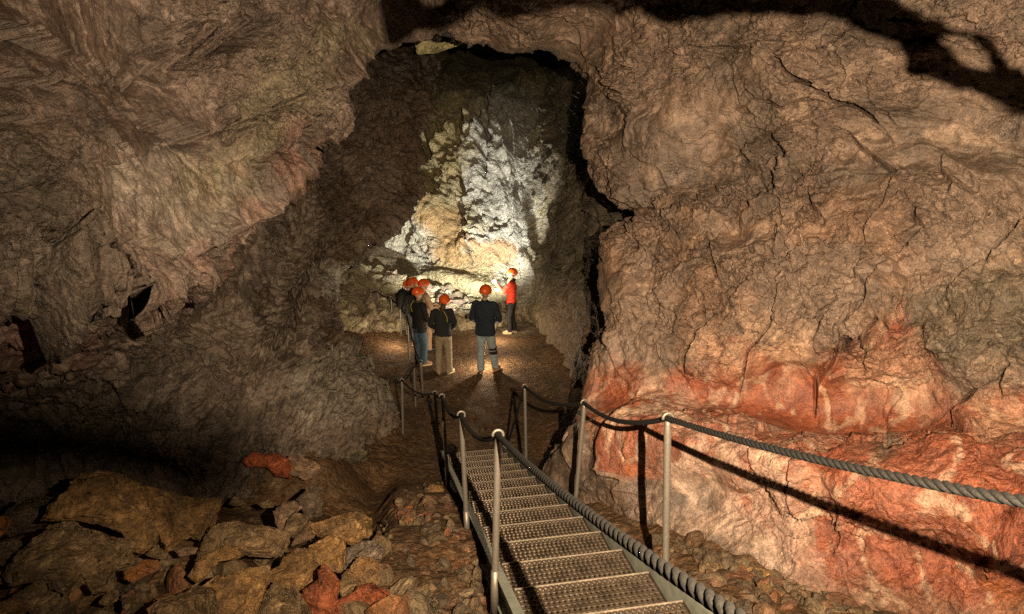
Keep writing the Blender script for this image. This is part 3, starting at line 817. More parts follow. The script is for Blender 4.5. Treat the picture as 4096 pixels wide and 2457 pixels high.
def rock_from_outline(name, poly, mat, color, seed, d=None, thick=0.8, sub=5, lump=0.0, layer=0.0, label=None, cat='rock', group=None, alt=None, back=0.0):
    poly = np.asarray(poly, float)
    c = np.array([(poly[:, 0].min() + poly[:, 0].max()) / 2, (poly[:, 1].min() + poly[:, 1].max()) / 2]) * .5 + poly.mean(0) * .5
    if d is None:
        d = hit(c[0], poly[:, 1].max() * .7 + c[1] * .3) + back
    V0, F = ICO[sub]
    th = np.arctan2(V0[:, 1], V0[:, 0])
    rel = poly - c
    # outline radius by ray casting
    R = np.zeros(len(V0))
    dx, dy = np.cos(th), np.sin(th)
    n = len(rel)
    for k in range(n):
        a, b = rel[k], rel[(k + 1) % n]
        e = b - a
        den = dx * e[1] - dy * e[0]
        den = np.where(np.abs(den) < 1e-9, 1e-9, den)
        t = (a[0] * e[1] - a[1] * e[0]) / den
        u = (a[0] * dy - a[1] * dx) / den
        ok = (t > 0) & (u >= -1e-6) & (u <= 1 + 1e-6)
        R = np.where(ok, np.maximum(R, t), R)
    rho = np.hypot(V0[:, 0], V0[:, 1])
    flat = rho ** 0.62
    m = R.mean() / FPX * d                           # mean radius in metres
    L = np.stack([dx * R * flat / FPX * d, dy * R * flat / FPX * d], -1)
    D = np.sign(V0[:, 2]) * np.abs(V0[:, 2]) ** .75 * thick * m
    wr = V0 * 1.0 + seed * 3.17
    fr = facet(wr + .15 * np.stack([perlin(wr, 2, 1), perlin(wr, 2, 2), perlin(wr, 2, 3)], -1), 1.1, seed)
    fr2 = facet(wr, 3.2, seed + 1); fr3 = facet(wr, 8.0, seed + 2)
    f = fr * .24 + fr2 * .11 + fr3 * .05 + fbm(wr, 3.0, 4, seed) * .05 + fbm(wr, 14.0, 2, seed + 4) * .018
    if lump:
        f += lump * (.14 * np.abs(perlin(wr, 5.0, seed + 8)) + .10 * np.abs(perlin(wr, 11.0, seed + 9)))
    if layer:
        q = (V0[:, 1] * 1.0 + .35 * V0[:, 0] + .15 * perlin(wr, 2.0, seed + 11)) * 4.5
        f += layer * .16 * ((q - np.floor(q)) ** 1.5)
    edge = sstep(1.0, .80, rho)                       # keep the silhouette, break up the face
    rs = np.random.RandomState(seed)
    for _ in range(9):                                # flat broken faces
        n_ = rs.randn(3); n_[2] = np.abs(n_[2]) * .8 + .25; n_ /= np.linalg.norm(n_)
        D = D - np.maximum(V0 @ n_ - rs.uniform(.42, .78), 0) * thick * m * 1.3 * n_[2]
    D = D + np.sign(V0[:, 2] + 1e-6) * f * m * (0.35 + .65 * edge) * 1.5
    L = L * (1 + .07 * fr2 + .05 * fr3 + .05 * fbm(wr, 4, 3, seed + 6))[:, None]
    C = np.array(at(c[0], c[1], d))
    u_, v_ = (c[0] - 2048) / FPX, (c[1] - 1228.5) / FPX
    fw = np.array([u_, CS - v_ * SN, -SN - v_ * CS]); fw /= np.linalg.norm(fw)
    rt = np.cross(fw, [0, 0, 1.0]); rt /= np.linalg.norm(rt)
    dn = np.cross(fw, rt)
    loc = L[:, :1] * rt + L[:, 1:] * dn - D[:, None] * (fw - .25 * np.array([0, 0, 0])) 
    PW = C + loc
    n1 = fbm(PW, 3.0, 4, seed + 20); n2 = fbm(PW, 11.0, 3, seed + 21)
    pig = mix(color, np.array(color) * .55, sstep(-.3, .4, n1))
    pig = mix(pig, np.array(color) * 1.5 + .02, sstep(.05, .6, n2) * .6)
    if alt is not None:
        pig = mix(pig, alt, sstep(.0, .5, fbm(PW, 1.8, 3, seed + 22)) * .8)
    o = np_mesh(name, loc, F, mat, pig)
    o.location = C
    tag(o, label, cat, group)
    return o

M_STONE = rock_mat('boulder_stone', (0.36, 0.72), 0.9, fine=90)
M_GLOSS = rock_mat('glassy_lava', (0.2, 0.45), 1.2, spec=.7, fine=60)

BR_ = (.235, .132, .047); GR_ = (.190, .122, .058); RD_ = (.25, .068, .022); OR_ = (.30, .115, .025); DK_ = (.085, .060, .034); PK_ = (.20, .125, .075)
c6 = lambda l: [(x * .409, 1850 + y * .409) for x, y in l]
c7 = lambda l: [(800 + x * .4764, 1750 + y * .4764) for x, y in l]
cr4 = lambda l: [(2100 + x * .4427, 1800 + y * .4427) for x, y in l]
cr9 = lambda l: [(3000 + x * .443, 1900 + y * .443) for x, y in l]
cr10 = lambda l: [(1500 + x * .3754, 1900 + y * .3754) for x, y in l]
GB = 'boulders piled at the lower left'
GS = 'stones lying beside the staircase'
GO = 'stones at the foot of the red bench'
ROCKS = [
 # outline, colour, kind(lump,layer,thick,gloss), label, name, group, [alt colour]
 (c6([(560,390),(640,270),(780,170),(880,80),(1060,60),(1190,120),(1310,220),(1420,370),(1500,490),(1550,640),(1590,720),(1440,860),(1360,940),(1260,950),(1205,900),(1240,790),(1140,690),(980,560),(820,470)]), BR_, 0,0,.55,0, 'largest pale brown boulder slab standing upright at the top of the pile', 'boulder', GB),
 (c6([(1440,160),(1560,180),(1680,260),(1800,340),(1956,400),(2150,450),(2080,600),(1960,860),(1820,740),(1600,790),(1560,520),(1500,340)]), BR_, 0,0,.55,0, 'olive brown slab leaning just behind the largest upright boulder', 'boulder', GB),
 (c6([(40,500),(140,400),(290,330),(440,370),(560,430),(595,490),(540,560),(480,620),(300,660),(120,640)]), DK_, 1.2,0,.7,1, 'dark glassy lumpy boulder with wet glints near the left edge', 'boulder', GB),
 (c6([(200,880),(330,720),(500,620),(620,560),(790,600),(850,680),(990,790),(1070,860),(1240,960),(1200,1080),(1230,1200),(1030,1190),(980,1330),(810,1310),(780,1190),(620,1240),(500,1110),(470,1040),(230,1000)]), GR_, 0,1.0,.5,0, 'broad flaky layered boulder below the largest upright slab', 'boulder', GB),
 (c6([(-90,530),(60,535),(105,590),(60,670),(0,730),(-90,730)]), OR_, 0,0,.8,0, 'bright orange stone cut off by the left picture edge', 'boulder', GB),
 (c6([(-80,790),(0,780),(150,780),(195,850),(130,990),(50,1010),(-80,960)]), DK_, 0,0,.8,0, 'round dark boulder under the orange stone', 'boulder', GB),
 (c6([(180,1220),(400,1160),(455,1200),(455,1280),(535,1360),(520,1430),(300,1450),(240,1350)]), GR_, 0,.4,.8,0, 'squarish grey brown block standing in front of the flaky layered boulder', 'boulder', GB),
 (c6([(-80,1350),(150,1350),(210,1430),(225,1520),(100,1640),(-80,1640)]), BR_, 0,0,.8,0, 'ochre boulder in the bottom left corner', 'boulder', GB, OR_),
 (c6([(1245,990),(1430,960),(1540,1010),(1565,1060),(1480,1110),(1300,1140),(1240,1080)]), (.20,.085,.03), 0,.3,.8,0, 'small rusty orange stone below the tip of the upright slab', 'boulder', GB, OR_),
 (c6([(1500,1330),(1600,1280),(1800,1290),(1950,1275),(2080,1330),(2090,1600),(1800,1660),(1480,1600)]), GR_, .5,.5,.7,0, 'crumbly grey rock cut off by the bottom edge', 'boulder', GB),
 (c6([(1720,820),(1850,825),(1950,880),(1900,915),(1760,900)]), PK_, 0,0,.8,0, 'small pale smooth stone wedged between two big slabs', 'boulder', GB),
 (c6([(1430,870),(1540,810),(1640,930),(1600,975),(1540,945)]), GR_, 0,.9,.6,0, 'thin splintered flake lying by the foot of the upright slab', 'boulder', GB),
 (c6([(1040,1280),(1160,1280),(1140,1370),(1040,1400),(970,1340)]), GR_, .5,0,.8,0, 'small grey stone half in the black hollow', 'boulder', GB),
 (c6([(1205,1285),(1300,1300),(1300,1370),(1230,1470),(1200,1400)]), GR_, .8,0,.8,0, 'small knobbly upright stone in the black hollow', 'boulder', GB),
 (c6([(-80,1080),(80,1055),(125,1110),(90,1180),(-80,1190)]), BR_, 0,0,.8,0, 'low brown stone below the round dark boulder', 'boulder', GB),
 (c7([(0,950),(40,850),(130,700),(320,690),(440,760),(580,800),(735,900),(700,990),(640,1065),(560,1050),(400,1000),(300,940),(180,920)]), GR_, 0,.2,.6,0, 'long grey green slab lying in the middle of the pile', 'boulder', GB),
 (c7([(-10,1000),(80,960),(240,925),(330,980),(375,1050),(280,1065),(200,1020),(120,1080),(0,1170),(-70,1090)]), BR_, 0,.4,.7,0, 'cracked brown rock tucked under the long grey green slab', 'boulder', GB),
 (c7([(40,1200),(180,1130),(420,1140),(605,1160),(570,1280),(520,1380),(440,1530),(240,1560),(110,1410),(70,1280)]), BR_, 0,0,.6,0, 'big flat topped ochre block at the bottom of the pile', 'boulder', GB, (.22,.11,.03)),
 (c7([(490,1105),(680,1060),(720,1000),(830,955),(930,975),(1000,1130),(950,1225),(870,1310),(720,1295),(600,1200)]), BR_, 1.0,0,.7,0, 'rough knobbly brown boulder left of the tall red rock', 'boulder', GB),
 (c7([(560,1290),(640,1215),(720,1285),(800,1305),(850,1380),(920,1560),(440,1560),(520,1380)]), GR_, 1.4,0,.7,1, 'shiny crinkled grey rock at the bottom edge', 'boulder', GB),
 (c7([(1000,1130),(1070,1085),(1150,1190),(1175,1280),(1140,1400),(1120,1540),(960,1500),(840,1350),(880,1260),(1000,1195)]), RD_, 0,.3,.8,0, 'tall brick red rock between the brown boulders', 'boulder', GB),
 (c7([(1085,1380),(1180,1330),(1300,1300),(1340,1255),(1450,1255),(1590,1340),(1585,1410),(1500,1560),(1120,1560)]), RD_, 0,.2,.65,0, 'broad red brown rock at the bottom edge right of the tall red one', 'boulder', GB, (.16,.075,.04)),
 (c7([(930,890),(1100,825),(1215,855),(1225,930),(1205,1060),(1180,1150),(1020,1090),(960,980)]), BR_, 0,0,.7,0, 'rounded brown boulder above the tall red rock', 'boulder', GB),
 (c7([(935,700),(1100,665),(1250,645),(1375,655),(1435,740),(1425,850),(1260,915),(1180,850),(1000,800)]), BR_, 0,.4,.7,0, 'wide brown slab along the top right of the pile', 'boulder', GB),
 (c7([(785,840),(930,715),(985,760),(985,810),(940,860),(760,885)]), (.17,.10,.055), 0,0,.7,0, 'smooth reddish brown stone left of the wide brown slab', 'boulder', GB),
 (c7([(690,800),(740,690),(800,630),(920,690),(890,760),(790,840)]), GR_, .6,0,.8,0, 'speckled wedge shaped stone behind the reddish brown stone', 'boulder', GB),
 (c7([(630,600),(700,550),(800,545),(865,620),(800,650),(725,700),(690,800),(640,720)]), PK_, 0,0,.8,0, 'upright pinkish stone behind the speckled wedge', 'boulder', GB),
 (c7([(370,160),(470,105),(560,140),(660,150),(740,220),(765,290),(740,385),(620,330),(560,250),(420,220)]), (.27,.06,.016), 0,0,.8,0, 'red boulder alone in the dark against the left wall', 'boulder', GB),
 (c7([(705,180),(770,135),(900,180),(1065,290),(980,325),(870,355),(740,280)]), PK_, 0,0,.8,0, 'pale pinkish boulder right of the red one by the wall', 'boulder', GB),
 (c7([(930,80),(1100,25),(1300,35),(1415,90),(1425,165),(1380,215),(1250,225),(1150,165),(1000,150)]), (.10,.075,.045), 0,0,.8,0, 'long dark smooth boulder at the foot of the left wall', 'boulder', GB),
 (c7([(1225,920),(1380,875),(1500,895),(1545,960),(1500,1045),(1380,1005),(1290,1090),(1215,1070)]), (.14,.105,.075), 0,0,.7,0, 'smooth grey brown slab at the right end of the pile', 'boulder', GB),
 (c7([(1240,1110),(1350,985),(1450,1010),(1530,1080),(1650,1200),(1760,1260),(1745,1320),(1600,1340),(1480,1265),(1330,1260),(1310,1180)]), GR_, 0,.2,.6,0, 'long sloping grey boulder with an orange tip at the pile end', 'boulder', GB, (.22,.10,.03)),
 (c7([(1165,1250),(1200,1150),(1250,1110),(1310,1175),(1335,1255),(1280,1340),(1180,1340)]), GR_, 0,0,.8,0, 'egg shaped grey stone beside the long sloping boulder', 'boulder', GB),
 (c7([(1540,1450),(1700,1375),(1860,1345),(1965,1380),(2020,1460),(1950,1580),(1480,1580)]), (.20,.155,.085), 1.5,0,.7,1, 'sparkling knobbly rock at the bottom edge near the staircase', 'boulder', GB),
 (c7([(240,545),(290,485),(345,510),(390,580),(300,575)]), PK_, 0,0,.8,0, 'small lit stone tip in the black shadow', 'boulder', GB),
 (c7([(480,540),(590,530),(620,600),(530,590)]), GR_, 0,0,.8,0, 'small flat lit stone at the edge of the black shadow', 'boulder', GB),
 (c7([(815,500),(950,415),(1025,440),(1015,660),(900,690),(855,600)]), (.085,.058,.036), 0,0,.7,0, 'tall dim slab leaning behind the pinkish stones', 'boulder', GB),
 (c7([(1580,1340),(1650,1285),(1725,1330),(1690,1400),(1600,1410)]), PK_, .5,0,.8,0, 'small brown stone above the sparkling rock', 'boulder', GB),
 (c7([(1720,1320),(1790,1270),(1940,1240),(1990,1290),(1900,1345),(1760,1370)]), GR_, .4,0,.6,0, 'low grey stone right of the small brown stone', 'boulder', GB),
 (cr10([(530,150),(600,105),(700,115),(740,170),(660,230),(560,200)]), BR_, 0,.2,.6,0, 'ochre stone beside the lower stair end', 'stone', GS, (.22,.11,.03)),
 (cr10([(400,260),(450,200),(520,205),(515,240),(450,290)]), (.17,.105,.06), 0,0,.7,0, 'pinkish oval stone left of the triangular grey stone', 'stone', GS),
 (cr10([(440,390),(530,215),(590,225),(690,340),(690,370),(600,385)]), GR_, 0,0,.5,0, 'large triangular grey stone by the stairs', 'stone', GS),
 (cr10([(705,440),(740,320),(815,300),(835,330),(790,430)]), (.24,.12,.07), 0,0,.35,0, 'flat brick coloured stone standing on edge by the stringer', 'stone', GS),
 (cr10([(665,270),(740,230),(800,225),(810,290),(740,310),(720,360),(680,350)]), (.17,.10,.06), 0,0,.5,0, 'dark flat slab behind the brick coloured stone', 'stone', GS),
 (cr10([(245,360),(360,370),(440,380),(430,440),(270,465)]), (.12,.08,.045), 0,.2,.6,0, 'low dark brown slab left of the triangular stone', 'stone', GS),
 (cr10([(430,430),(520,405),(600,410),(610,450),(520,470),(450,465)]), (.26,.10,.06), 0,.3,.6,0, 'red pink stone in front of the triangular stone', 'stone', GS),
 (cr10([(300,350),(360,325),(410,345),(380,370)]), OR_, 0,0,.7,0, 'orange chip above the low dark slab', 'stone', GS),
 (cr10([(260,470),(320,465),(350,510),(270,520)]), (.19,.10,.045), 0,0,.7,0, 'rusty stone below the low dark slab', 'stone', GS),
 (cr10([(360,460),(430,450),(450,480),(420,508),(370,490)]), (.24,.10,.035), 0,0,.7,0, 'orange brown stone in front of the red pink stone', 'stone', GS),
 (cr10([(875,800),(930,745),(1000,765),(1025,820),(970,850),(880,850)]), (.21,.11,.06), 0,.2,.7,0, 'reddish block under the second post base', 'stone', GS),
 (cr10([(800,940),(860,915),(1000,905),(1005,955),(900,1000),(815,1005)]), (.22,.10,.045), 0,.2,.7,0, 'long rusty block beside the stringer', 'stone', GS),
 (cr10([(940,1010),(990,960),(1050,970),(1065,1020),(1000,1050),(950,1035)]), PK_, .3,0,.8,0, 'round grey pink stone touching the long rusty block', 'stone', GS),
 (cr10([(865,1075),(930,1040),(1000,1075),(1080,1110),(1050,1165),(900,1185),(862,1140)]), (.17,.12,.07), .3,.5,.7,0, 'layered brown stone below the round grey pink stone', 'stone', GS),
 (cr10([(895,1230),(1000,1215),(1065,1205),(1050,1260),(980,1300),(900,1280)]), (.17,.12,.07), .3,0,.7,0, 'lumpy brown stone two below the long rusty block', 'stone', GS),
 (cr10([(715,850),(780,790),(870,830),(820,880),(760,900)]), GR_, .3,.4,.6,0, 'grey stone left of the reddish block', 'stone', GS),
 (cr10([(655,930),(720,880),(770,890),(740,930),(690,950)]), (.13,.09,.05), .3,0,.7,0, 'low brown stone left of the long rusty block', 'stone', GS),
 (cr10([(1035,1390),(1080,1385),(1105,1430),(1090,1484),(1040,1470)]), PK_, .3,0,.8,0, 'pale upright pebble at the bottom by the stair', 'stone', GS),
 (cr10([(965,1410),(1030,1380),(1040,1440),(980,1450)]), (.19,.11,.06), 0,0,.8,0, 'brown pebble left of the pale upright pebble', 'stone', GS),
 (cr10([(480,1220),(560,1150),(700,1170),(730,1260),(620,1330),(500,1300)]), DK_, .3,0,.7,0, 'big dark stone half sunk in the mud', 'stone', GS),
 (cr10([(370,1180),(420,1170),(445,1205),(400,1215)]), OR_, 0,0,.7,0, 'orange chip beside the big sunken stone', 'stone', GS),
 (cr4([(1575,1060),(1640,1015),(1740,1020),(1765,1080),(1750,1175),(1640,1160),(1580,1110)]), GR_, 1.2,0,.8,1, 'shiny knobbly stone at the bench foot near the rope', 'stone', GO),
 (cr4([(1750,1000),(1830,960),(1880,1000),(1870,1090),(1780,1120)]), BR_, .3,.3,.7,0, 'brown stone right of the shiny knobbly stone', 'stone', GO),
 (cr9([(-30,880),(60,840),(180,860),(230,940),(120,970),(-20,960)]), BR_, .6,0,.7,0, 'lumpy brown rock against the white crust', 'stone', GO),
 (cr9([(280,990),(380,950),(480,990),(470,1060),(340,1070)]), (.15,.10,.06), 0,.3,.7,0, 'broad brown stone at the bench foot', 'stone', GO),
 (cr9([(55,1005),(180,1000),(320,1045),(320,1090),(150,1150),(90,1080)]), (.21,.12,.05), 0,0,.6,0, 'tan wedge shaped stone beside the near rope', 'stone', GO),
 (cr9([(200,1130),(290,1095),(330,1140),(250,1170)]), (.15,.10,.06), 0,0,.7,0, 'flat brown stone below the tan wedge', 'stone', GO),
 (cr9([(75,1110),(110,1095),(135,1150),(95,1170)]), (.42,.17,.02), 0,0,.8,0, 'bright yellow orange pebble beside the tan wedge', 'stone', GO),
 (cr9([(445,1165),(500,1120),(555,1150),(500,1185)]), (.42,.17,.02), .3,0,.8,0, 'bright orange pebble in the middle of the rubble', 'stone', GO),
 (cr9([(580,1130),(625,1110),(660,1130),(620,1150)]), (.40,.17,.02), .3,0,.8,0, 'small yellow orange chip right of the bright orange pebble', 'stone', GO),
 (cr9([(480,1220),(540,1170),(600,1190),(590,1257),(500,1290)]), GR_, .3,.2,.8,0, 'grey stone at the bottom edge of the rubble', 'stone', GO),
 (cr9([(800,1190),(850,1170),(895,1185),(880,1220),(820,1225)]), (.20,.12,.06), 0,0,.8,0, 'smooth brown pebble near the red rounded ledge', 'stone', GO),
 (cr9([(650,1080),(740,1060),(830,1100),(800,1150),(700,1140)]), (.13,.09,.055), 0,.2,.7,0, 'dark stone slab near the red rounded ledge', 'stone', GO),
 (cr4([(1290,1100),(1400,1090),(1500,1190),(1480,1260),(1340,1190)]), (.14,.095,.055), .2,.4,.6,0, 'flat brown stone touching the right stringer', 'stone', GO),
 (cr4([(1520,1230),(1650,1200),(1780,1290),(1700,1360),(1560,1310)]), (.15,.10,.055), .2,.3,.6,0, 'brown stone under the near rope', 'stone', GO),
]
for k, rk in enumerate(ROCKS):
    outl, colr, lu, la, th_, gl, lab, nm, grp = rk[:9]
    big = nm == 'boulder'
    w_ = max(p[0] for p in outl) - min(p[0] for p in outl)
    rock_from_outline(nm, outl, M_GLOSS if gl else M_STONE, colr, 700 + 13 * k, thick=th_ * 1.35, sub=(6 if w_ > 220 else 5 if w_ > 100 else 4), lump=lu, layer=la,
                      label=lab, cat='boulder' if big else 'stone', group=grp, alt=rk[9] if len(rk) > 9 else None)

# rubble nobody could count: one object per patch of ground
def rubble(name, spots, size, color, seed, mat, label, cat, sub=2):
    rng = np.random.RandomState(seed)
    V0, F0 = ICO[sub]
    Vs, Fs, Cs = [], [], []
    off = 0
    for (x, y, z, sc) in spots:
        r = size * sc * (0.5 + rng.rand() ** 2 * 1.3)
        A = np.array(Euler(rng.rand(3) * 6.28).to_matrix())
        ax = np.array([1.25, .95, .6]) * (0.8 + .4 * rng.rand(3))
        V = V0.copy()
        for _ in range(7):                             # split faces
            n = rng.randn(3); n /= np.linalg.norm(n)
            c = .55 + .3 * rng.rand()
            dd = V @ n - c
            V = V - np.outer(np.maximum(dd, 0), n)
        V = (V * ax) @ A.T * r
        V = V * (1 + .1 * perlin(V / r + rng.rand(3) * 50, 2.0, seed))[:, None]
        Vs.append(V + np.array([x, y, z + r * .25])); Fs.append(F0 + off); off += len(V)
        c = np.array(color[rng.randint(len(color))]) * (.65 + .7 * rng.rand())
        Cs.append(np.tile(c, (len(V), 1)))
    o = np_mesh(name, np.concatenate(Vs), np.concatenate(Fs), mat, np.concatenate(Cs), smooth=False)
    tag(o, label, cat, None, 'stuff')
    return o

rng = np.random.RandomState(5)
def pick(poly, n, lo=.5, hi=1.3):
    poly = np.array(poly, float)
    out = []
    while len(out) < n:
        x = rng.uniform(poly[:, 0].min(), poly[:, 0].max()); y = rng.uniform(poly[:, 1].min(), poly[:, 1].max())
        if not in_poly(np.array([x]), np.array([y]), poly)[0]:
            continue
        d = hit(x, y)
        p = at(x, y, d)
        out.append((p[0], p[1], float(ground(p[0], p[1]) - pit(np.array([p[0]]), np.array([p[1]]))[0]), rng.uniform(lo, hi)))
    return out
BRN = [(.11,.072,.038), (.085,.06,.034), (.125,.07,.036), (.15,.066,.03), (.13,.09,.05), (.10,.07,.04)]
rubble('stair_rubble', pick([(1640,1960),(1780,1930),(1880,2200),(1990,2457),(1980,2600),(1830,2600),(1760,2300),(1690,2120)], 230) +
       pick([(1560,2020),(1700,1980),(1760,2100),(1600,2110)], 50), .042, BRN, 21, M_STONE, 'loose brown and rust rubble along the left side of the staircase', 'rubble')
rubble('bench_rubble', pick([(2600,2160),(2750,2170),(3150,2330),(3450,2457),(3500,2600),(2900,2600)], 420), .05, BRN, 22, M_STONE, 'loose brown rubble between the right stringer and the red bench', 'rubble')
rubble('floor_gravel', pick([(1300,2000),(1600,2000),(1700,2150),(1800,2457),(1500,2457),(1350,2200)], 200) + pick([(1560,1500),(2200,1500),(2280,1700),(2200,1850),(1500,1800)], 160, .3, .8) + pick([(0,1950),(1400,1950),(1500,2500),(0,2500)], 300, .8, 2.2), .03, BRN, 23, M_STONE, 'small brown gravel scattered over the muddy cave floor', 'gravel')
rubble('boulder_rubble', pick([(0,1980),(500,1960),(1100,2020),(1500,2060),(1600,2300),(1700,2500),(0,2500)], 150, .6, 1.6), .085, [(.19,.11,.05), (.15,.10,.05), (.22,.10,.04), (.16,.115,.065)], 27, M_STONE, 'broken brown rubble filling the gaps between the boulders', 'rubble', 3)
SCR = [(.30,.25,.16), (.25,.20,.13), (.34,.29,.19), (.27,.20,.15), (.36,.31,.17)]
def scree_pts(n):
    out = []
    while len(out) < n:
        x = rng.uniform(1330, 2080); y = rng.uniform(1060, 1345)
        if y < np.interp(x, [1330, 1480, 1650, 1850, 2000, 2080], [1060, 1085, 1135, 1185, 1225, 1250]) or y > np.interp(x, [1330, 1500, 1700, 1900, 2080], [1330, 1320, 1330, 1310, 1290]):
            continue
        p = at(x, y, hit(x, y))
        if p[1] > 18.6: continue
        out.append((p[0], p[1], float(ground(p[0], p[1])), rng.uniform(.5, 1.5)))
    return out
rubble('scree_slope', scree_pts(1500), .13, SCR, 24, M_BACK, 'pale slope of broken rocks below the lit back wall', 'scree', 3)
# rock lip hanging from the roof just above and before the camera; it shades the roof behind it
def join(parts):
    Vs, Fs, off = [], {}, 0
    for V, F in parts:
        for f in (F if isinstance(F, list) else [F]):
            Fs.setdefault(f.shape[1], []).append(f + off)
        Vs.append(V); off += len(V)
    return np.concatenate(Vs), [np.concatenate(v) for v in Fs.values()]

def tube(path, rad, n=10, cap=True, up=(0, 0, 1)):
    path = np.asarray(path, float)
    m = len(path)
    rad = np.broadcast_to(np.asarray(rad, float), (m,)) if np.ndim(rad) < 2 else np.asarray(rad, float)
    T = np.gradient(path, axis=0); T /= np.linalg.norm(T, axis=1, keepdims=True) + 1e-12
    ref = np.array(up, float)
    if abs(T[0] @ ref) > .9: ref = np.array([1.0, 0, 0])
    V = []
    X = None
    for i in range(m):
        if X is None:
            X = np.cross(ref, T[i])
        X = X - T[i] * (X @ T[i]); X /= np.linalg.norm(X) + 1e-12
        Y = np.cross(T[i], X)
        a = np.arange(n) * 2 * np.pi / n
        r = rad[i] if np.ndim(rad[i]) else (rad[i], rad[i])
        V.append(path[i] + np.outer(np.cos(a) * r[0], X) + np.outer(np.sin(a) * r[1], Y))
    V = np.concatenate(V)
    i, j = np.meshgrid(np.arange(m - 1), np.arange(n), indexing='ij')
    F = np.stack([i * n + j, i * n + (j + 1) % n, (i + 1) * n + (j + 1) % n, (i + 1) * n + j], -1).reshape(-1, 4)
    if not cap: return V, F
    V = np.concatenate([V, path[:1], path[-1:]])
    k = np.arange(n)
    c0, c1 = m * n, m * n + 1
    T3 = np.concatenate([np.stack([np.full(n, c0), (k + 1) % n, k], -1), np.stack([np.full(n, c1), (m - 1) * n + k, (m - 1) * n + (k + 1) % n], -1)])
    return V, [F, T3]

def lip_arm(pts):
    d1 = 1.1
    path, rad = [], []
    for x, y, hw in pts:
        d2 = np.interp(x, [1700, 3000, 4100], [8.3, 6.8, 5.2])
        path.append(at(x + FLOOD[0] * FPX * (1 / d1 - 1 / d2), y - (FLOOD[2] - CAMZ) * FPX * (1 / d1 - 1 / d2), d1)); rad.append(hw / FPX * d1)
    t = np.linspace(0, len(pts) - 1, (len(pts) - 1) * 24 + 1)
    return tube(cr(np.array(path), t), cr(np.array(rad)[:, None], t)[:, 0], 28)
V, F = join([lip_arm([(1500,60,70),(1720,30,55),(1900,-10,55),(2200,-75,80),(2500,-60,72),(2750,-35,75),(3000,-50,78),(3300,-35,78),(3450,5,55),(3553,75,62),(3660,150,68),(3760,238,62),(3893,300,48),(3968,312,46),(4096,372,58),(4300,450,70),(4600,600,80)]),
             lip_arm([(3480,0,30),(3600,40,34),(3740,100,24),(3880,140,22),(3980,190,30),(4060,290,34),(4120,380,30)])])
nz = np.stack([fbm(V, 14.0, 4, 61), fbm(V, 14.0, 4, 62), fbm(V, 14.0, 4, 63)], -1)
V = V + nz * .022
lo_ = np_mesh('hanging_rock', V, F, M_ROCK, np.tile((.13, .10, .07), (len(V), 1)))
lo_['kind'] = 'structure'
frag = [(1656,130),(1690,160),(1760,172),(1830,158),(1852,172),(1798,192),(1740,212),(1668,215),(1662,182)]
fg = rock_from_outline('roof_rock', frag, M_BACK, (.42,.38,.20), 995, d=12.5, thick=.6, sub=5, lump=.4)  # yellow pigment imitates cool lamp light on the fragment
tag(fg, 'rock fragment with painted yellow lamplight jutting from the dark roof at the top of the passage', 'rock')

# ------------------------------------------------------------------ staircase and rope rail
M_STEEL = plain_mat('weathered_steel', (.34, .28, .22), .42, .75, noise=.3, scale=14, bump=.15)
M_GALV = plain_mat('galvanised_post', (.20, .18, .155), .5, .6, noise=.15, scale=60, bump=.1)
M_CHAN = plain_mat('painted_channel', (.25, .27, .23), .5, .3, noise=.2, scale=12, bump=.15)
M_ROPE = plain_mat('black_rope', (.006, .0057, .0052), .75, 0, .3, noise=.5, scale=120, bump=.5, dist=.004)
M_LIP = plain_mat('bright_worn_edge', (.55, .47, .38), .4, .6, noise=.3, scale=20, bump=.1)
M_TREAD = plain_mat('worn_tread_plate', (.115, .088, .064), .4, .6, noise=.45, scale=9, bump=.2)

L0 = np.array(at(2050, 2361, 3.63))
L1 = np.array(at(1782, 1816, 9.11))
run = (L1 - L0) / 12.0
Dh = np.array([run[0], run[1], 0]); RUN = np.linalg.norm(Dh); Dh /= RUN
RISE = -run[2]
Wd = np.array([Dh[1], -Dh[0], 0])
WID = .85
UPZ = np.array([0, 0, 1.0])
STAIR = bpy.data.objects.new('metal_staircase', None); COL.objects.link(STAIR)
STAIR.location = L1
tag(STAIR, 'brown steel staircase with perforated treads descending to the cave floor', 'staircase')

def part(name, V, F, mat, parent, base, smooth=False):
    return np_mesh(name, np.asarray(V) - np.asarray(base), F, mat, None, parent, smooth)

def box_uvw(o, a, b, c):
    """box from corner o with edge vectors a, b, c"""
    o, a, b, c = map(np.asarray, (o, a, b, c))
    V = np.array([o, o + a, o + a + b, o + b, o + c, o + a + c, o + a + b + c, o + b + c])
    F = np.array([[0, 3, 2, 1], [4, 5, 6, 7], [0, 1, 5, 4], [1, 2, 6, 5], [2, 3, 7, 6], [3, 0, 4, 7]])
    return V, F

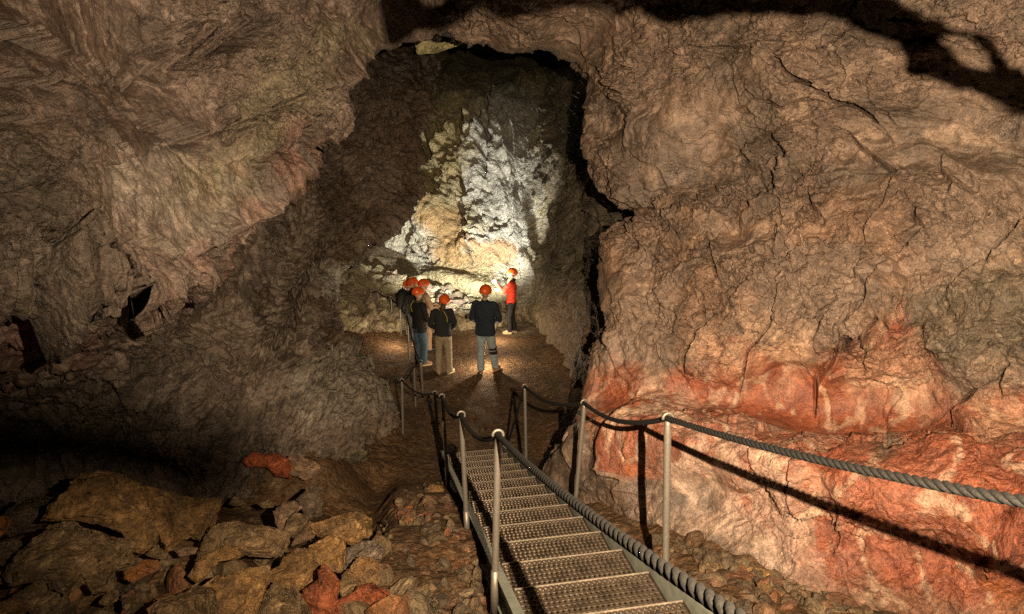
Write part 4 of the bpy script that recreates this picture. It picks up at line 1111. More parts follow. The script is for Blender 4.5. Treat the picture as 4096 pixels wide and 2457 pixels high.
def tread_mesh():
    """plate with pressed-up holes, in local coordinates: x across, y down the stairs, nosing at y = 0"""
    nx, ny = 25, 11
    dx = (WID - .03) / nx; dep = RUN * .93; dy = dep / ny
    k = 8
    a = np.arange(k) * 2 * np.pi / k + np.pi / 8
    sq = np.stack([np.clip(np.cos(a) * 1.4, -1, 1) * .5, np.clip(np.sin(a) * 1.4, -1, 1) * .5], -1)
    parts = []
    for j in range(ny):
        for i in range(nx):
            cx = .015 + (i + .5) * dx; cy = -dep + (j + .5) * dy
            ox = (.22 if j % 2 else -.22) * dx * (0 if i in (0, nx - 1) else 1)
            o1 = np.c_[cx + sq[:, 0] * dx, cy + sq[:, 1] * dy, np.zeros(k)]
            rr = .0105
            e = np.stack([np.cos(a), np.sin(a)], -1)
            cxx = cx + ox * .5
            o2 = np.c_[cxx + e[:, 0] * rr * 1.35, cy + e[:, 1] * rr * 1.35, np.full(k, .001)]
            o3 = np.c_[cxx + e[:, 0] * rr * 1.05, cy + e[:, 1] * rr * 1.05, np.full(k, .006)]
            o4 = np.c_[cxx + e[:, 0] * rr * .8, cy + e[:, 1] * rr * .8, np.full(k, -.004)]
            V = np.concatenate([o1, o2, o3, o4])
            q = np.arange(k)
            F = np.concatenate([np.stack([r * k + q, r * k + (q + 1) % k, (r + 1) * k + (q + 1) % k, (r + 1) * k + q], -1) for r in range(3)])
            parts.append((V, F))
    x0, x1 = .012, WID - .012
    parts.append(box_uvw((x0, -dep - .005, -.045), (x1 - x0, 0, 0), (0, .004, 0), (0, 0, .044)))      # back flange
    for x in (x0 - .004, x1):
        parts.append(box_uvw((x, -dep, -.045), (.004, 0, 0), (0, dep, 0), (0, 0, .050)))              # end plates
    V, F = join(parts)
    M = np.stack([Wd, Dh, UPZ], 0)
    return V @ M, F

tv, tf = tread_mesh()
tr0 = None
for i in range(-6, 13):
    base = L0 + run * i
    if tr0 is None:
        tr0 = np_mesh('tread', tv, tf, M_TREAD, None, STAIR, False); o = tr0
    else:
        o = tr0.copy(); COL.objects.link(o); o.parent = STAIR
    o.location = base - L1
    V, F = box_uvw(base + Wd * .012 + Dh * .0005 - UPZ * .05, Wd * (WID - .024), Dh * .004, UPZ * .056)
    np_mesh('nosing', V - base, F, M_LIP, None, o, False)

def on_left(u): return L0 + run * u
S_DIR = run / np.linalg.norm(run)
S_UP = np.cross(Wd, S_DIR); S_UP *= np.sign(S_UP[2])
a0 = on_left(-6.5) + UPZ * .035
ln = np.linalg.norm(run) * 18.75
for side in (0, 1):
    o = a0 + Wd * (-.012 if side == 0 else WID + .012)
    out = -Wd if side == 0 else Wd
    prt = [box_uvw(o, S_DIR * ln, out * .006, -S_UP * .20),
           box_uvw(o + out * .006, S_DIR * ln, out * .050, -S_UP * .006),
           box_uvw(o + out * .006 - S_UP * .194, S_DIR * ln, out * .050, -S_UP * .006)]
    V, F = join(prt)
    sg = part('stringer', V, F, M_CHAN, STAIR, L1)
    bl = []
    for i in range(-6, 13):
        for q in (.25, .7):
            c = on_left(i - q) + UPZ * -.06 + Wd * (-.018 if side == 0 else WID + .018)
            V, F = tube([c, c + out * .012], .010, 6)
            if i > -1: part('bolt', V, F, M_GALV, sg, L1)
# ring eyes welded to the lower stringer ends
for side, (rx, ry) in ((0, (-.06, .01)), (1, (WID + .05, .01))):
    c = on_left(12.0) + Wd * rx + UPZ * .01
    a = np.linspace(0, 2 * np.pi, 17)[:-1]
    ring = c + np.outer(np.cos(a) * .032, Wd) + np.outer(np.sin(a) * .032, UPZ)
    V, F = tube(np.concatenate([ring, ring[:2]]), .006, 6, False)
    part('ring_eye', V, F, M_GALV, STAIR, L1, True)

def z_for(py, x, y):
    q = (py - 1228.5) / FPX
    return CAMZ + y * (SN + q * CS) / (q * SN - CS)

def top_point(px, py, y):
    z = z_for(py, 0, y)
    d = y * CS - (z - CAMZ) * SN
    return np.array([(px - 2048) / FPX * d, y, z])

def hook(top, dirn, r=.030):
    """open ring on a post top, the rope runs through along dirn"""
    side = np.cross(dirn, UPZ); side /= np.linalg.norm(side) + 1e-9
    a = np.radians(np.linspace(-110, 190, 22))
    c = top + UPZ * r * .6
    ring = c + np.outer(np.cos(a) * r, side) + np.outer(np.sin(a) * r, UPZ)
    return tube(ring, .0085, 8), c

def post(parent, base_xyz, base, top, dirn, socket=True, r=.021):
    up = top - base
    n = 10
    path = [base + up * t for t in np.linspace(0, 1, n)]
    rad = [r] * (n - 1) + [r * .72]
    V, F = tube(path[:-1] + [top - up * .06, top - up * .02, top], [r] * (n - 1) + [r, r * .82, r * .7], 14)
    if parent is None:
        root = np_mesh('rail_post', V - base, F, M_GALV)
        root.location = base
        bx = base
    else:
        root = part('rail_post', V, F, M_GALV, parent, base_xyz, True)
        bx = base_xyz
    (hv, hf), c = hook(top, dirn)
    part('rope_hook', hv, hf, M_GALV, root, bx, True)
    if socket:
        V, F = tube([base - up * .0, base + up * .26], r * 1.16, 14)
        part('socket', V, F, M_GALV, root, bx, True)
    return c

def on_rail(py, side):
    us = np.linspace(-8, 13, 2000)
    Q = on_left(0) + np.outer(us, run) + Wd * (-.085 if side == 0 else WID + .085)
    _, yy_, _ = pic(Q)
    return Q[int(np.argmin(np.abs(yy_ - py)))]

left_pts, right_pts = [], []
for py, tx_, ty_ in ((2330, 1992, 1752), (2078, 1845, 1668), (1896, 1768, 1592), (1820, 1739, 1577)):
    b = on_rail(py, 0)
    top = top_point(tx_, ty_, b[1])
    left_pts.append(post(STAIR, L1, b - UPZ * .22, top, Dh))
for py, tx_, ty_ in ((2290, 2671, 1685), (2005, 2337, 1620), (1850, 2099, 1552)):
    b = on_rail(py, 1)
    top = top_point(tx_, ty_, b[1])
    right_pts.append(post(STAIR, L1, b - UPZ * .03, top, Dh, False))
# the next posts up the stairs, beyond the picture edge
for pts, sd in ((left_pts, 0), (right_pts, 1)):
    st = (pts[0] - pts[1])
    st = run * (-6.6 if sd == 0 else -6.2)
    top = pts[0] + st
    b = top - UPZ * (pts[0][2] - on_rail(2330 if sd == 0 else 2290, sd)[2])
    pts.insert(0, post(STAIR, L1, b, top, Dh, sd == 0))
GP = 'free standing posts of the rope rail on the cave floor'
POSTS = [((1611,1737),(1608,1527),'thin steel rail post standing alone left of the stair end', Dh),
 ((1663,1632),(1656,1470),'steel rail post in the middle of the bend behind the stair end', (1, .3, 0)),
 ((1693,1588),(1682,1450),'dark steel rail post at the feet of the visitor in blue jeans', (0, 1, 0)),
 ((1637,1440),(1628,1266),'steel rail post with bright top behind the visitor in blue jeans', (0, 1, 0)),
 ((1605,1340),(1600,1222),'dark rail post beside the scree next to the group', (-.3, 1, 0)),
 ((1569,1302),(1564,1194),'grey rail post standing on the scree in the middle', (-.3, 1, 0)),
 ((1528,1264),(1508,1168),'bright leaning rail post highest on the scree', (-.3, 1, 0))]
for (bx_, by_), (tx_, ty_), lab, dr in POSTS:
    d = hit(bx_, by_)
    b = np.array(at(bx_, by_, d)); 
    top = top_point(tx_, ty_, b[1])
    b = b - UPZ * .08
    c = post(None, None, b, top, np.array(dr, float), False)
    left_pts.append(c)
    tag(bpy.data.objects[[o.name for o in bpy.data.objects if o.name.startswith('rail_post') and o.parent is None][-1]], lab, 'rail post', GP)

def rope(name, pts, sags, label, r=.0155):
    path = []
    for k in range(len(pts) - 1):
        a, b = np.asarray(pts[k]), np.asarray(pts[k + 1])
        L = np.linalg.norm(b - a)
        n = max(int(L / .012), 8)
        t = np.linspace(0, 1, n, endpoint=False)
        q = a + np.outer(t, b - a)
        q[:, 2] -= sags[k] * 4 * t * (1 - t)
        path.append(q)
    path.append(np.asarray(pts[-1])[None])
    path = np.concatenate(path)
    for _ in range(6): path[1:-1] = (path[:-2] + 2 * path[1:-1] + path[2:]) / 4
    T = np.gradient(path, axis=0); T /= np.linalg.norm(T, axis=1, keepdims=True) + 1e-12
    X = np.cross(T, UPZ); X /= np.linalg.norm(X, axis=1, keepdims=True) + 1e-9
    Y = np.cross(T, X)
    s = np.concatenate([[0], np.cumsum(np.linalg.norm(np.diff(path, axis=0), axis=1))])
    out = []
    for k in range(3):
        ph = s / .105 * 2 * np.pi + k * 2 * np.pi / 3
        c = path + (X * np.cos(ph)[:, None] + Y * np.sin(ph)[:, None]) * r * .52
        out.append(tube(c, r * .60, 9))
    V, F = join(out)
    o = np_mesh(name, V - path[0], F, M_ROPE)
    o.location = path[0]
    tag(o, label, 'rope', 'black handrail ropes')
    return o
wall_end = np.array(at(1400, 1168, 16.5))
rope('handrail_rope', left_pts + [wall_end], [.05, .10, .10, .03, .10, .05, .03, .14, .05, .04, .05, .05, .05],
     'long twisted black rope along the left posts of the stairs to the scree')
ring_r = on_left(12.0) + Wd * (WID + .05) + UPZ * .03
rope('handrail_rope', right_pts + [ring_r], [.05, .09, .10, .02], 'twisted black rope sagging along the right posts before the red bench')

# ------------------------------------------------------------------ path floodlight with an added shadow bar, beside the viewpoint
FL = np.array(FLOOD)
flo = bpy.data.objects.new('floodlight', None); COL.objects.link(flo); flo.location = FL
tag(flo, 'black path floodlight with an added shadow bar beside the viewpoint', 'lamp')
def fdir(px, py, d, r):
    v = np.array(at(px, py, d)) - FL
    return FL + v / np.linalg.norm(v) * r
V, F = tube([fdir(-1500, 1700, 6, .17), fdir(-300, 1760, 6.5, .16), fdir(450, 1790, 6.8, .16), fdir(900, 1910, 6.2, .16)], [.013, .011, .0095, .011], 12)  # bar and end piece added to shade the lower left, out of view
part('shadow_bar', V, F, M_ROPE, flo, FL, True)
V, F = ellips_(fdir(900, 1915, 6.2, .16), (.017, .017, .015)) if False else tube([fdir(820, 1890, 6.2, .16), fdir(860, 1900, 6.2, .16), fdir(930, 1925, 6.2, .16), fdir(985, 1945, 6.2, .16)], [.009, .0155, .0155, .009], 14)
part('shadow_knob', V, F, M_ROPE, flo, FL, True)
hb = FL + np.array([0, -.06, 0])
V, F = join([box_uvw(hb + (-.1, -.06, -.08), (.2, 0, 0), (0, .05, 0), (0, 0, .16))])
part('housing', V, F, M_ROPE, flo, FL)
V, F = tube([FL + (0, -.1, -.08), FL + (0.02, -.1, -1.0), (FL[0] + .05, FL[1] - .1, 2.2)], .016, 10)
part('stand_pole', V, F, M_ROPE, flo, FL, True)

# ------------------------------------------------------------------ visitors
M_SKIN = plain_mat('skin', (.42, .25, .17), .55, noise=.1, bump=.05)
M_NAVY = plain_mat('navy_knit', (.016, .022, .032), .85, spec=.25, noise=.3, scale=40, bump=.3)
M_BLACK = plain_mat('black_cloth', (.014, .013, .013), .8, spec=.25, noise=.3, scale=40, bump=.3)
M_CHAR = plain_mat('charcoal_fleece', (.020, .021, .022), .9, spec=.2, noise=.3, scale=40, bump=.3)
M_KHAKI = plain_mat('khaki_cloth', (.27, .215, .145), .85, spec=.2, noise=.15, scale=25, bump=.3)
M_JEANS = plain_mat('blue_denim', (.055, .095, .135), .85, spec=.2, noise=.25, scale=30, bump=.3)
M_PALEJ = plain_mat('pale_denim', (.27, .32, .35), .85, spec=.2, noise=.15, scale=30, bump=.3)
M_REDJ = plain_mat('red_jacket_cloth', (.62, .045, .018), .7, spec=.3, noise=.15, scale=25, bump=.25)
M_BEIGE = plain_mat('beige_jacket_cloth', (.34, .23, .15), .85, spec=.2, noise=.15, scale=25, bump=.3)
M_HELM = plain_mat('orange_helmet_shell', (.68, .095, .012), .32, noise=.08, scale=8, bump=0)
M_DARK = plain_mat('dark_plastic', (.015, .014, .013), .5, noise=.2, bump=.1)
M_HAIR = plain_mat('brown_hair', (.06, .032, .015), .6, noise=.5, scale=60, bump=.6)
M_BLOND = plain_mat('blond_hair', (.36, .23, .11), .6, noise=.4, scale=60, bump=.6)
M_FUR = plain_mat('dark_fur', (.03, .022, .018), .9, noise=.6, scale=70, bump=1.0, dist=.02)
M_SHOE = plain_mat('tan_shoe', (.24, .12, .055), .7, noise=.3, bump=.3)
M_BOOT = plain_mat('pale_boot', (.46, .36, .22), .7, noise=.25, bump=.3)
M_LANY = plain_mat('yellow_cord', (.50, .40, .05), .6, noise=.1, bump=0)
M_OLIVE = plain_mat('olive_fleece', (.045, .052, .020), .9, noise=.3, scale=40, bump=.3)
M_ORSH = plain_mat('orange_shoe', (.50, .14, .03), .6, noise=.3, bump=.2)
M_WHITE = plain_mat('eye_white', (.7, .68, .62), .3, noise=.02, bump=0)

def fuse(name, tubes, mat, parent, vox=.012, wrinkle=0.0, seed=0, smooth=4):
    """union of limb volumes as one continuous skin"""
    V, F = join(tubes)
    me = bpy.data.meshes.new('tmp'); 
    o = np_mesh('tmp', V, F, None)
    m = o.modifiers.new('r', 'REMESH'); m.mode = 'VOXEL'; m.voxel_size = vox
    m2 = o.modifiers.new('s', 'SMOOTH'); m2.iterations = smooth; m2.factor = .5
    dg = bpy.context.evaluated_depsgraph_get()
    me = bpy.data.meshes.new_from_object(o.evaluated_get(dg))
    bpy.data.objects.remove(o)
    n = len(me.vertices)
    co = np.empty(n * 3, np.float32); me.vertices.foreach_get('co', co); co = co.reshape(-1, 3)
    if wrinkle:
        no = np.empty(n * 3, np.float32); me.vertices.foreach_get('normal', no); no = no.reshape(-1, 3)
        q = co * np.array([1, 1, 1.7])
        w = ridged(q, 5.0, 2, seed) * .5 + fbm(q, 11.0, 2, seed + 3) * .5
        co = co + no * (w * wrinkle)[:, None]
        me.vertices.foreach_set('co', co.astype(np.float32).ravel())
    me.polygons.foreach_set('use_smooth', np.ones(len(me.polygons), bool))
    me.materials.clear(); me.materials.append(mat)
    me.name = name
    ob = bpy.data.objects.new(name, me); COL.objects.link(ob); ob.parent = parent
    return ob

def lerp(a, b, n): return [np.array(a) * (1 - t) + np.array(b) * t for t in np.linspace(0, 1, n)]

def limb(pts, rad, n=12):
    """smooth tapering limb through its joints"""
    P_ = np.array(pts, float); R_ = np.array(rad, float)
    t = np.linspace(0, len(P_) - 1, (len(P_) - 1) * 7 + 1)
    return tube(cr(P_, t), cr(R_[:, None], t)[:, 0] if R_.ndim == 1 else cr(R_, t), n)

def torso(rows, n=20):
    """rows of (z, half width, half depth, x, y)"""
    V = []
    a = np.arange(n) * 2 * np.pi / n
    R_ = cr(np.array(rows, float), np.linspace(0, len(rows) - 1, (len(rows) - 1) * 5 + 1))
    for z, w, d, x, y in R_:
        ca, sa = np.cos(a), np.sin(a)
        e = .8
        V.append(np.c_[x + w * np.sign(ca) * np.abs(ca) ** e, y + d * np.sign(sa) * np.abs(sa) ** e, np.full(n, z)])
    m = len(V)
    V = np.concatenate(V + [V[0].mean(0)[None], V[-1].mean(0)[None]])
    i, j = np.meshgrid(np.arange(m - 1), np.arange(n), indexing='ij')
    F = np.stack([i * n + j, i * n + (j + 1) % n, (i + 1) * n + (j + 1) % n, (i + 1) * n + j], -1).reshape(-1, 4)
    k = np.arange(n)
    T = np.concatenate([np.stack([np.full(n, m * n), (k + 1) % n, k], -1), np.stack([np.full(n, m * n + 1), (m - 1) * n + k, (m - 1) * n + (k + 1) % n], -1)])
    return V, [F, T]

def ellips(c, r, rot=None, sub=4):
    V, F = ICO[sub]
    V = V * np.array(r)
    if rot is not None: V = V @ np.array(rot).T
    return V + np.array(c), F

def hand(w, dirv, thumb, curl=.5):
    """palm, four bent fingers of different length and a thumb leaving its side; w = wrist"""
    d = np.array(dirv, float); d /= np.linalg.norm(d)
    th = np.array(thumb, float); th -= d * (th @ d); th /= np.linalg.norm(th)
    nrm = np.cross(d, th)
    w = np.array(w)
    out = [tube(lerp(w - d * .01, w + d * .085, 5), np.array([[.030, .018], [.036, .017], [.040, .016], [.040, .015], [.036, .012]]), 12, up=nrm)]
    for k, (off, ln) in enumerate(((.030, .070), (.010, .078), (-.010, .072), (-.029, .056))):
        b = w + d * .075 + th * off
        dd = d.copy(); p = [b - d * .015, b]
        for s_ in range(3):
            ang = curl * (.5 + .35 * s_)
            dd = d * math.cos(ang) + nrm * math.sin(ang)
            p.append(p[-1] + dd * ln / 2.6)
        out.append(limb(p, [.0095, .0095, .009, .0085, .0065], 8))
    b = w + d * .025 + th * .026
    out.append(limb([b - th * .01, b + th * .025 + d * .015, b + th * .040 + d * .045 + nrm * .015, b + th * .036 + d * .070 + nrm * .025], [.013, .012, .010, .0075], 8))
    return out

def helmet(parent, c, R, kind, vents=True):
    """hard shell: domed, cut off at the rim, a little longer front to back, with side openings"""
    V0, F0 = ICO[5]
    V = V0.copy()
    keep = V[:, 2] > -.30 - .12 * V[:, 1]
    r = np.array([.122, .146, .128])
    rim = np.minimum(V[:, 2], 0)
    W_ = V * r * (1 + .035 * np.cos(np.arctan2(V[:, 0], V[:, 2]) * 6)[:, None] * (np.abs(V[:, 0]) < .55)[:, None] * .6)
    Fm = F0[keep[F0].all(1)]
    inn = W_ * .93
    n = len(W_)
    V2 = np.concatenate([W_, inn])
    # rim faces
    ed = {}
    for f in Fm:
        for a, b in ((f[0], f[1]), (f[1], f[2]), (f[2], f[0])):
            if (b, a) in ed: ed.pop((b, a))
            else: ed[(a, b)] = 1
    q = np.array([[b, a, a + n, b + n] for a, b in ed])
    rot = np.array(R)
    C = np.array(c)
    h = np_mesh('helmet', V2 @ rot.T + C, [np.concatenate([Fm, Fm[:, ::-1] + n]), q], M_HELM, None, parent)
    if vents:
        for sx in (-1, 1):
            for (y, z, ly, lz) in ((-.35, .22, .24, .15), (.02, .16, .22, .07), (.10, .42, .19, .06), (.42, .24, .16, .07)):
                nrm = np.array([sx * math.sqrt(max(.05, 1 - y * y - z * z)), y, z])
                P0 = nrm * r
                t1 = np.array([0, 1, .35]); t1 -= nrm * (t1 @ nrm); t1 /= np.linalg.norm(t1)
                t2 = np.cross(nrm, t1)
                a = np.arange(14) * 2 * np.pi / 14
                ring = [P0 + t1 * math.cos(x) * ly * .125 + t2 * math.sin(x) * lz * .125 + nrm * .0 for x in a]
                ring = np.array(ring)
                uu = ring / r; uu /= np.linalg.norm(uu, axis=1, keepdims=True)
                ring = uu * r * 1.018
                cpt = nrm * r * 1.026
                VV = np.concatenate([ring, cpt[None]])
                FF = np.array([[i, (i + 1) % 14, 14] for i in range(14)])
                np_mesh('vent', VV @ rot.T + C, FF if sx > 0 else FF, M_DARK, None, h)
    # rear adjuster dial
    dv, df = ellips((0, -.150, -.045), (.018, .010, .014), None, 3)
    np_mesh('dial', dv @ rot.T + C, df, M_DARK, None, h)
    for sx in (-1, 1):                                # chin strap
        p = np.array([(sx * .108, .0, -.03), (sx * .085, .03, -.10), (sx * .03, .06, -.155)])
        sv, sf = tube(cr(p, np.linspace(0, 2, 9)), .005, 6)
        np_mesh('chin_strap', sv @ rot.T + C, sf, M_DARK, None, h)
    return h

def person(label, px, py, d, top_py, yaw, jacket, trousers, shoe, feet, arms, tilt=(0, 0), turn=0.0, hem=.80, collar=None, hair=None, lean=(0, 0), wide=1.0, girl=False, kneebend=.03, vox=.011, vents=True, holds=None, skinhand=M_SKIN):
    """feet: two (x, y) ankles; arms: two (elbow, wrist, hand direction, thumb side); local frame looks along +y"""
    base = np.array(at(px, py, d)); base[2] = float(ground(base[0], base[1])) + .015
    q = (top_py - 1228.5) / FPX
    ztop = z_for(top_py, 0, base[1])
    H = ztop - base[2]
    k = H / 1.82                                      # helmet included
    root = bpy.data.objects.new('person', None); COL.objects.link(root)
    root.location = base; root.rotation_euler = (0, 0, yaw); root.scale = (k, k, k)
    tag(root, label, 'person')
    lx, ly = lean
    hipz, shz = .90, 1.43
    hw = .085
    sh = .185 * wide
    S0 = np.array([lx, ly, shz])
    fx = [np.array([f[0], f[1], .07]) for f in feet]
    hips = [np.array([-hw, 0, hipz - .03]), np.array([hw, 0, hipz - .03])]
    knees = [(h * .5 + f * .5) + np.array([(h[0] > 0) * .01 - .005, kneebend, .0]) for h, f in zip(hips, fx)]
    # head
    Rt = Euler((math.radians(tilt[0]), math.radians(tilt[1]), turn), 'ZXY' if False else 'XYZ').to_matrix()
    neck = S0 + np.array([0, -.005, .065])
    hc = neck + np.array(Rt) @ np.array([0, .025, .175])
    Rm = np.array(Rt)
    headt = []
    V, F = ellips((0, 0, 0), (.074, .093, .112)); headt.append((V @ Rm.T + hc, F))
    V, F = ellips((0, .022, -.062), (.054, .066, .056)); headt.append((V @ Rm.T + hc, F))
    nose = limb(np.array([(0, .088, .012), (0, .104, -.012), (0, .112, -.028), (0, .090, -.036)]) @ Rm.T + hc, [.008, .011, .013, .009], 8); headt.append(nose)
    for sx in (-1, 1):
        V, F = ellips((sx * .076, -.004, -.012), (.010, .020, .031), None, 3); headt.append((V @ Rm.T + hc, F))
        V, F = ellips((sx * .030, .083, -.004), (.013, .010, .010), None, 3)
    lip = limb(np.array([(-.024, .082, -.062), (0, .093, -.061), (.024, .082, -.062)]) @ Rm.T + hc, [.006, .009, .006], 8); headt.append(lip)
    tubes = headt + [limb([S0 + (0, 0, -.06), S0 + (0, 0, .03), neck + (0, .01, .08)], [.066, .056, .052])]
    tubes.append(torso([(hipz - .10, .13, .095, 0, 0), (hipz, .15, .105, 0, 0), (1.08, .125 * wide, .09, lx * .3, ly * .3), (1.28, .15 * wide, .10, lx * .7, ly * .7), (1.40, .155 * wide, .085, lx, ly), (1.47, .06, .05, lx, ly)]))
    shj = [S0 + np.array([-sh + .02, 0, -.015]), S0 + np.array([sh - .02, 0, -.015])]
    for i in (0, 1):
        el, wr, hd, thb = arms[i]
        tubes.append(limb([shj[i] + np.array([(.05 if i == 0 else -.05), 0, 0]), shj[i], (shj[i] + np.array(el)) / 2, el, (np.array(el) + np.array(wr)) / 2, wr], [.045, .047, .042, .036, .032, .023]))
        tubes += hand(wr, hd, thb, .6)
        tubes.append(limb([hips[i], (hips[i] + knees[i]) / 2, knees[i], (knees[i] + fx[i]) / 2 + (0, -.012, .03), fx[i]], [.085, .075, .055, .052, .036]))
    body = fuse('body', tubes, M_SKIN, root, vox, 0, 0, 2)
    for sx in (-1, 1):
        V, F = ellips((sx * .031, .086, -.004), (.012, .007, .008), None, 3)
        np_mesh('eye', V @ Rm.T + hc, F, M_WHITE, None, root)
    # jacket
    jt = [torso([(hem, .165 * wide, .118, lx * .1, ly * .1 + .005), (hem + .04, .178 * wide, .128, lx * .1, ly * .1), (1.05, .165 * wide, .122, lx * .35, ly * .35), (1.25, .183 * wide, .128, lx * .7, ly * .7), (1.37, .192 * wide, .115, lx, ly), (1.445, .150 * wide, .088, lx, ly), (1.485, .072, .066, lx, ly), (1.515, .062, .060, lx, ly)], 24)]
    for i in (0, 1):
        el, wr, hd, thb = arms[i]
        wr = np.array(wr); el = np.array(el)
        jt.append(limb([shj[i] + np.array([(.07 if i == 0 else -.07), 0, -.01]), shj[i], (shj[i] + el) / 2, el, (el + wr) / 2, wr - (wr - el) * .04], [.068, .072, .064, .056, .050, .040]))
    fuse('jacket', jt, jacket, root, vox, .016, 50 + int(px), 3)
    if collar is not None:
        a = np.linspace(0, 2 * np.pi, 25)[:-1]
        ring = np.c_[np.cos(a) * .082 + lx, np.sin(a) * .080 + ly, 1.50 + .012 * np.sin(a + 1)]
        V, F = tube(np.concatenate([ring, ring[:2]]), np.full(26, .036 if collar is M_FUR else .026), 10, False)
        if collar is M_FUR:
            V = V + .012 * np.stack([perlin(V, 30, 1), perlin(V, 30, 2), perlin(V, 30, 3)], -1)
        np_mesh('collar', V, F, collar, None, root)
    # trousers
    tt = [torso([(.78, .150, .105, 0, 0), (.86, .168, .122, 0, -.006), (.95, .160, .115, 0, 0), (1.02, .145, .105, lx * .2, ly * .2)], 20)]
    for i in (0, 1):
        h, kn, f = hips[i], knees[i], fx[i]
        tt.append(limb([h + (0, 0, .02), (h + kn) / 2 + (0, -.008, 0), kn, (kn + f) / 2 + (0, -.014, .01), f + (0, -.012, .03), f + (0, -.012, -.015)], [.100, .090, .074, .068, .066, .068]))
    fuse('trousers', tt, trousers, root, vox, .015, 80 + int(px), 3)
    for i in (0, 1):
        f = fx[i]
        tw = feet[i][2] if len(feet[i]) > 2 else 0
        R2 = np.array(Matrix.Rotation(tw, 3, 'Z'))
        p = np.array([(0, -.075, .045), (0, -.05, .052), (0, .02, .062), (0, .09, .045), (0, .15, .034), (0, .185, .028)])
        rr = np.array([[.030, .042], [.038, .050], [.042, .060], [.046, .042], [.042, .032], [.022, .020]])
        V, F = tube(cr(p, np.linspace(0, 5, 26)), cr(rr, np.linspace(0, 5, 26)), 14, up=(0, 0, 1))
        V[:, 2] = np.maximum(V[:, 2], -.004)
        s_ = np_mesh('shoe', V @ R2.T + np.array([f[0], f[1], 0]), F, shoe, None, root)
        sole = np.array([(math.sin(a) * (.047 + .006 * math.cos(a)), .055 + .135 * math.cos(a)) for a in np.arange(20) * 2 * np.pi / 20])
        V = np.concatenate([np.c_[sole, np.full(20, -.012)], np.c_[sole, np.full(20, .014)]])
        i0 = np.arange(20)
        F = np.stack([i0, (i0 + 1) % 20, (i0 + 1) % 20 + 20, i0 + 20], -1)
        np_mesh('sole', V @ R2.T + np.array([f[0], f[1], 0]), [F, np.arange(20)[None, ::-1], np.arange(20, 40)[None]], M_BOOT if shoe is not M_DARK else M_DARK, None, s_)
    helmet(root, hc + Rm @ np.array([0, -.004, .035]), Rm, 0, vents)
    if hair is not None:
        mat, pts, rad = hair
        V, F = limb(np.array(pts) + hc, rad, 10)
        V = V + .006 * np.stack([perlin(V, 40, 4), perlin(V, 40, 5), perlin(V, 40, 6)], -1)
        np_mesh('hair', V, F, mat, None, root)
    root['hc'] = 0
    del root['hc']
    return root, hc, Rm, k

def local_tube(name, parent, pts, r, mat, n=8):
    P_ = np.array(pts, float)
    V, F = tube(cr(P_, np.linspace(0, len(P_) - 1, (len(P_) - 1) * 8 + 1)), r, n)
    return np_mesh(name, V, F, mat, None, parent)

R_ = math.radians
down = (0, .15, -1)
# man in a navy sweater, seen from behind
pA, hcA, RmA, kA = person('person in a navy sweater and pale jeans with a black knee brace, back turned', 1942, 1487, 12.65, 1139, R_(-14), M_NAVY, M_PALEJ, M_SHOE,
    [(-.09, .0, .15), (.15, .20, -.25)],
    [((-.275, .02, 1.13), (-.13, .19, .99), (.5, .6, -.3), (.3, .3, 1)), ((.285, .03, 1.13), (.12, .20, 1.0), (-.5, .6, -.2), (-.3, .3, 1))],
    tilt=(10, 6), hem=.80, wide=1.12, kneebend=.02, vents=False)
for z in (.50, .40):
    p = .5 * (np.array([.085, 0, .87]) + np.array([.15, .2, .07])) + np.array([.004, .02, 0])
    q0 = p + np.array([.006, .022, -.085]) * ((.47 - z) / .085) * .9
    V, F = tube([q0 + (0, 0, -.036), q0 + (0, 0, -.034), q0, q0 + (0, 0, .034), q0 + (0, 0, .036)], [.074, .087, .088, .089, .076], 18)
    np_mesh('knee_brace', V, F, M_BLACK, None, pA)
# woman in khaki trousers
pB, hcB, RmB, kB = person('person in a charcoal fleece and khaki trousers with head tilted, seen from behind', 1776, 1490, 12.6, 1176, R_(4), M_CHAR, M_KHAKI, M_BOOT,
    [(-.115, .0, .2), (.125, -.01, -.55)],
    [((-.27, .0, 1.14), (-.17, .19, 1.0), (.5, .5, -.3), (.3, .3, 1)), ((.27, .0, 1.14), (.18, .19, .99), (-.5, .5, -.3), (-.3, .3, 1))],
    tilt=(16, 15), hem=.86, wide=1.02, vents=False, hair=(M_HAIR, [(0, -.05, -.04), (-.02, -.095, -.12), (-.05, -.10, -.19), (-.07, -.11, -.24)], [.055, .05, .04, .012]))
local_tube('lanyard', pB, [(-.08, -.085, 1.50), (-.02, -.125, 1.475), (.02, -.128, 1.48), (.05, -.13, 1.44), (.10, -.137, 1.33), (.11, -.135, 1.22)], .006, M_LANY)
# man in blue jeans
pC, hcC, RmC, kC = person('person in a black jacket with olive collar, blue jeans and brown shoes', 1684, 1468, 13.05, 1148, R_(-48), M_BLACK, M_JEANS, M_SHOE,
    [(-.075, -.02, -.25), (.08, .05, -.1)],
    [((-.265, .0, 1.14), (-.20, .17, .97), (.2, .5, -.6), (.3, .3, .5)), ((.265, .02, 1.14), (.16, .20, 1.0), (-.4, .5, -.3), (-.3, .3, 1))],
    tilt=(8, 0), hem=.80, wide=1.06, collar=M_OLIVE, vents=False)
local_tube('lanyard', pC, [(-.07, -.075, 1.515), (-.10, -.118, 1.44), (-.11, -.135, 1.36), (-.06, -.138, 1.26)], .006, M_LANY)
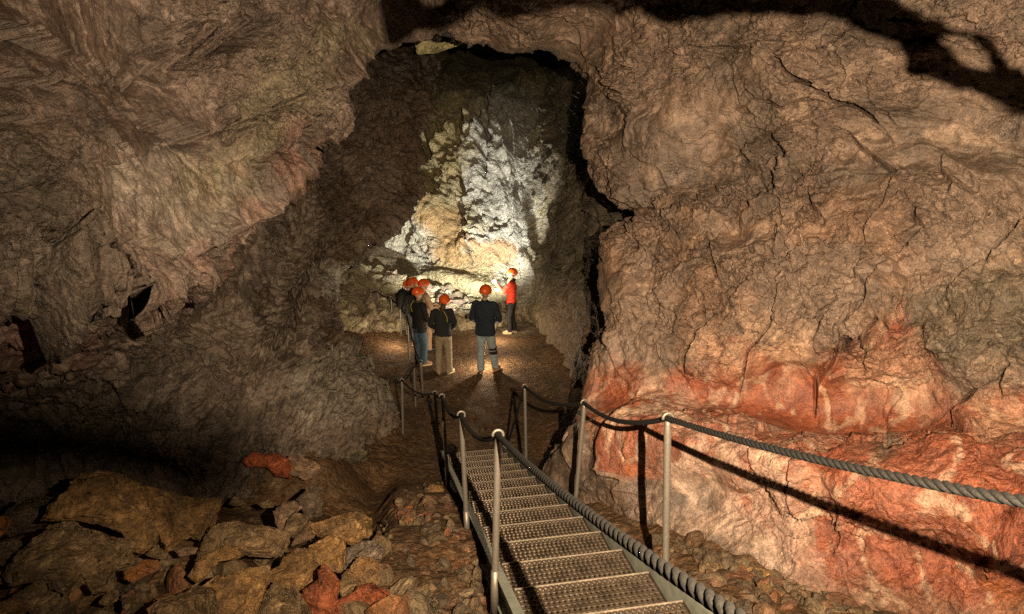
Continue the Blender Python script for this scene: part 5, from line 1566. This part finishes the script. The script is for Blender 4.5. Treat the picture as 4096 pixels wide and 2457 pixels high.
# three visitors behind, looking right
pD, *_ = person('person in a black coat at the far left of the group, helmet turned right', 1641, 1352, 14.7, 1122, R_(-72), M_BLACK, M_BLACK, M_DARK,
    [(-.08, .0, 0), (.09, .04, 0)], [((-.26, .0, 1.14), (-.2, .15, .95), down, (0, 1, 0)), ((.26, .0, 1.14), (.2, .15, .95), down, (0, 1, 0))], tilt=(10, 4), hem=.66, wide=1.05)
pE, *_ = person('person in a black jacket and orange shoes in the middle of the group', 1663, 1362, 14.3, 1111, R_(-66), M_CHAR, M_BLACK, M_ORSH,
    [(-.08, .0, 0), (.09, .05, 0)], [((-.26, .0, 1.14), (-.2, .15, .95), down, (0, 1, 0)), ((.26, .0, 1.14), (.2, .15, .95), down, (0, 1, 0))], tilt=(10, 0), hem=.76, wide=1.05)
pF, *_ = person('person in a beige jacket holding a camera at the right of the group', 1703, 1392, 14.0, 1117, R_(-62), M_BEIGE, M_BEIGE, M_DARK,
    [(-.08, .0, 0), (.09, .06, 0)], [((-.26, .06, 1.15), (-.10, .30, 1.13), (.3, .9, .1), (0, 0, 1)), ((.26, .08, 1.15), (.10, .30, 1.12), (-.3, .9, .1), (0, 0, 1))], tilt=(6, 0), hem=.80, wide=1.05)
# the guide in red
pG, hcG, RmG, kG = person('person in red jacket raising a lamp, facing left', 2046, 1334, 15.4, 1074, R_(83), M_REDJ, M_BLACK, M_BOOT,
    [(-.08, .05, .0), (.09, -.06, 0)],
    [((-.20, .21, 1.20), (-.10, .40, 1.40), (.0, .45, .8), (.3, .6, -.4)), ((.23, .10, 1.16), (.10, .33, 1.19), (-.4, .9, .05), (0, -.2, 1))],
    tilt=(12, 0), hem=.84, collar=M_FUR, wide=.95, vox=.009, hair=(M_BLOND, [(-.05, -.02, -.04), (-.07, .05, -.14), (-.075, .09, -.25), (-.06, .10, -.36), (-.05, .11, -.42)], [.045, .045, .042, .034, .010]))

def world_of(root, p):
    bpy.context.view_layer.update()
    return np.array(root.matrix_world @ Vector(p))
# lamp in the guide's raised hand
wp = world_of(pG, (-.10, .45, 1.47)); wd = world_of(pG, (-.10, .60, 1.53)) - wp; wd /= np.linalg.norm(wd)
V, F = tube([wp - wd * .12, wp - wd * .02, wp + wd * .02, wp + wd * .06, wp + wd * .065], [.019, .019, .026, .048, .044], 18)
fl = np_mesh('hand_lamp', V - wp, F, M_DARK); fl.location = wp
tag(fl, 'black hand lamp held up in the left hand of the guide in red', 'lamp')
V, F = tube([wp + wd * .0655, wp + wd * .069], .038, 16)
np_mesh('lens', V - wp, F, plain_mat('lamp_glass', (.10, .12, .10), .1, noise=.05, bump=0), None, fl)
# camera of the visitor in beige
cp = world_of(pF, (0, .44, 1.16))
fwd = world_of(pF, (0, 1.44, 1.16)) - world_of(pF, (0, .44, 1.16)); fwd /= np.linalg.norm(fwd); rgt = np.cross(fwd, UPZ)
V, F = box_uvw(cp - rgt * .065 - UPZ * .04 - fwd * .03, rgt * .13, UPZ * .085, fwd * .05)
cm = np_mesh('photo_camera', V - cp, F, M_DARK, None, None, False); cm.location = cp
V, F = tube([cp + fwd * .015, cp + fwd * .06, cp + fwd * .095], [.032, .034, .036], 14)
np_mesh('lens', V - cp, F, M_DARK, None, cm)
tag(cm, 'black photo camera held in the hands of the person in beige', 'camera')
# backpack of the visitor at the far left
bp = world_of(pD, (-.02, -.19, 1.25))
V0, F0 = ICO[4]
V = np.sign(V0) * np.abs(V0) ** .7 * np.array([.16, .11, .24])
a = R_(-72); Rz = np.array(Matrix.Rotation(a, 3, 'Z'))
bk = np_mesh('backpack', V @ Rz.T, F0, M_BLACK); bk.location = bp
V, F = tube([np.array(x) @ Rz.T for x in [(-.04, .02, .23), (-.03, .02, .275), (.03, .02, .275), (.04, .02, .23)]], .012, 8)
np_mesh('carry_loop', V, F, M_BLACK, None, bk)
tag(bk, 'black backpack on the back of the person at the far left of the group', 'backpack')
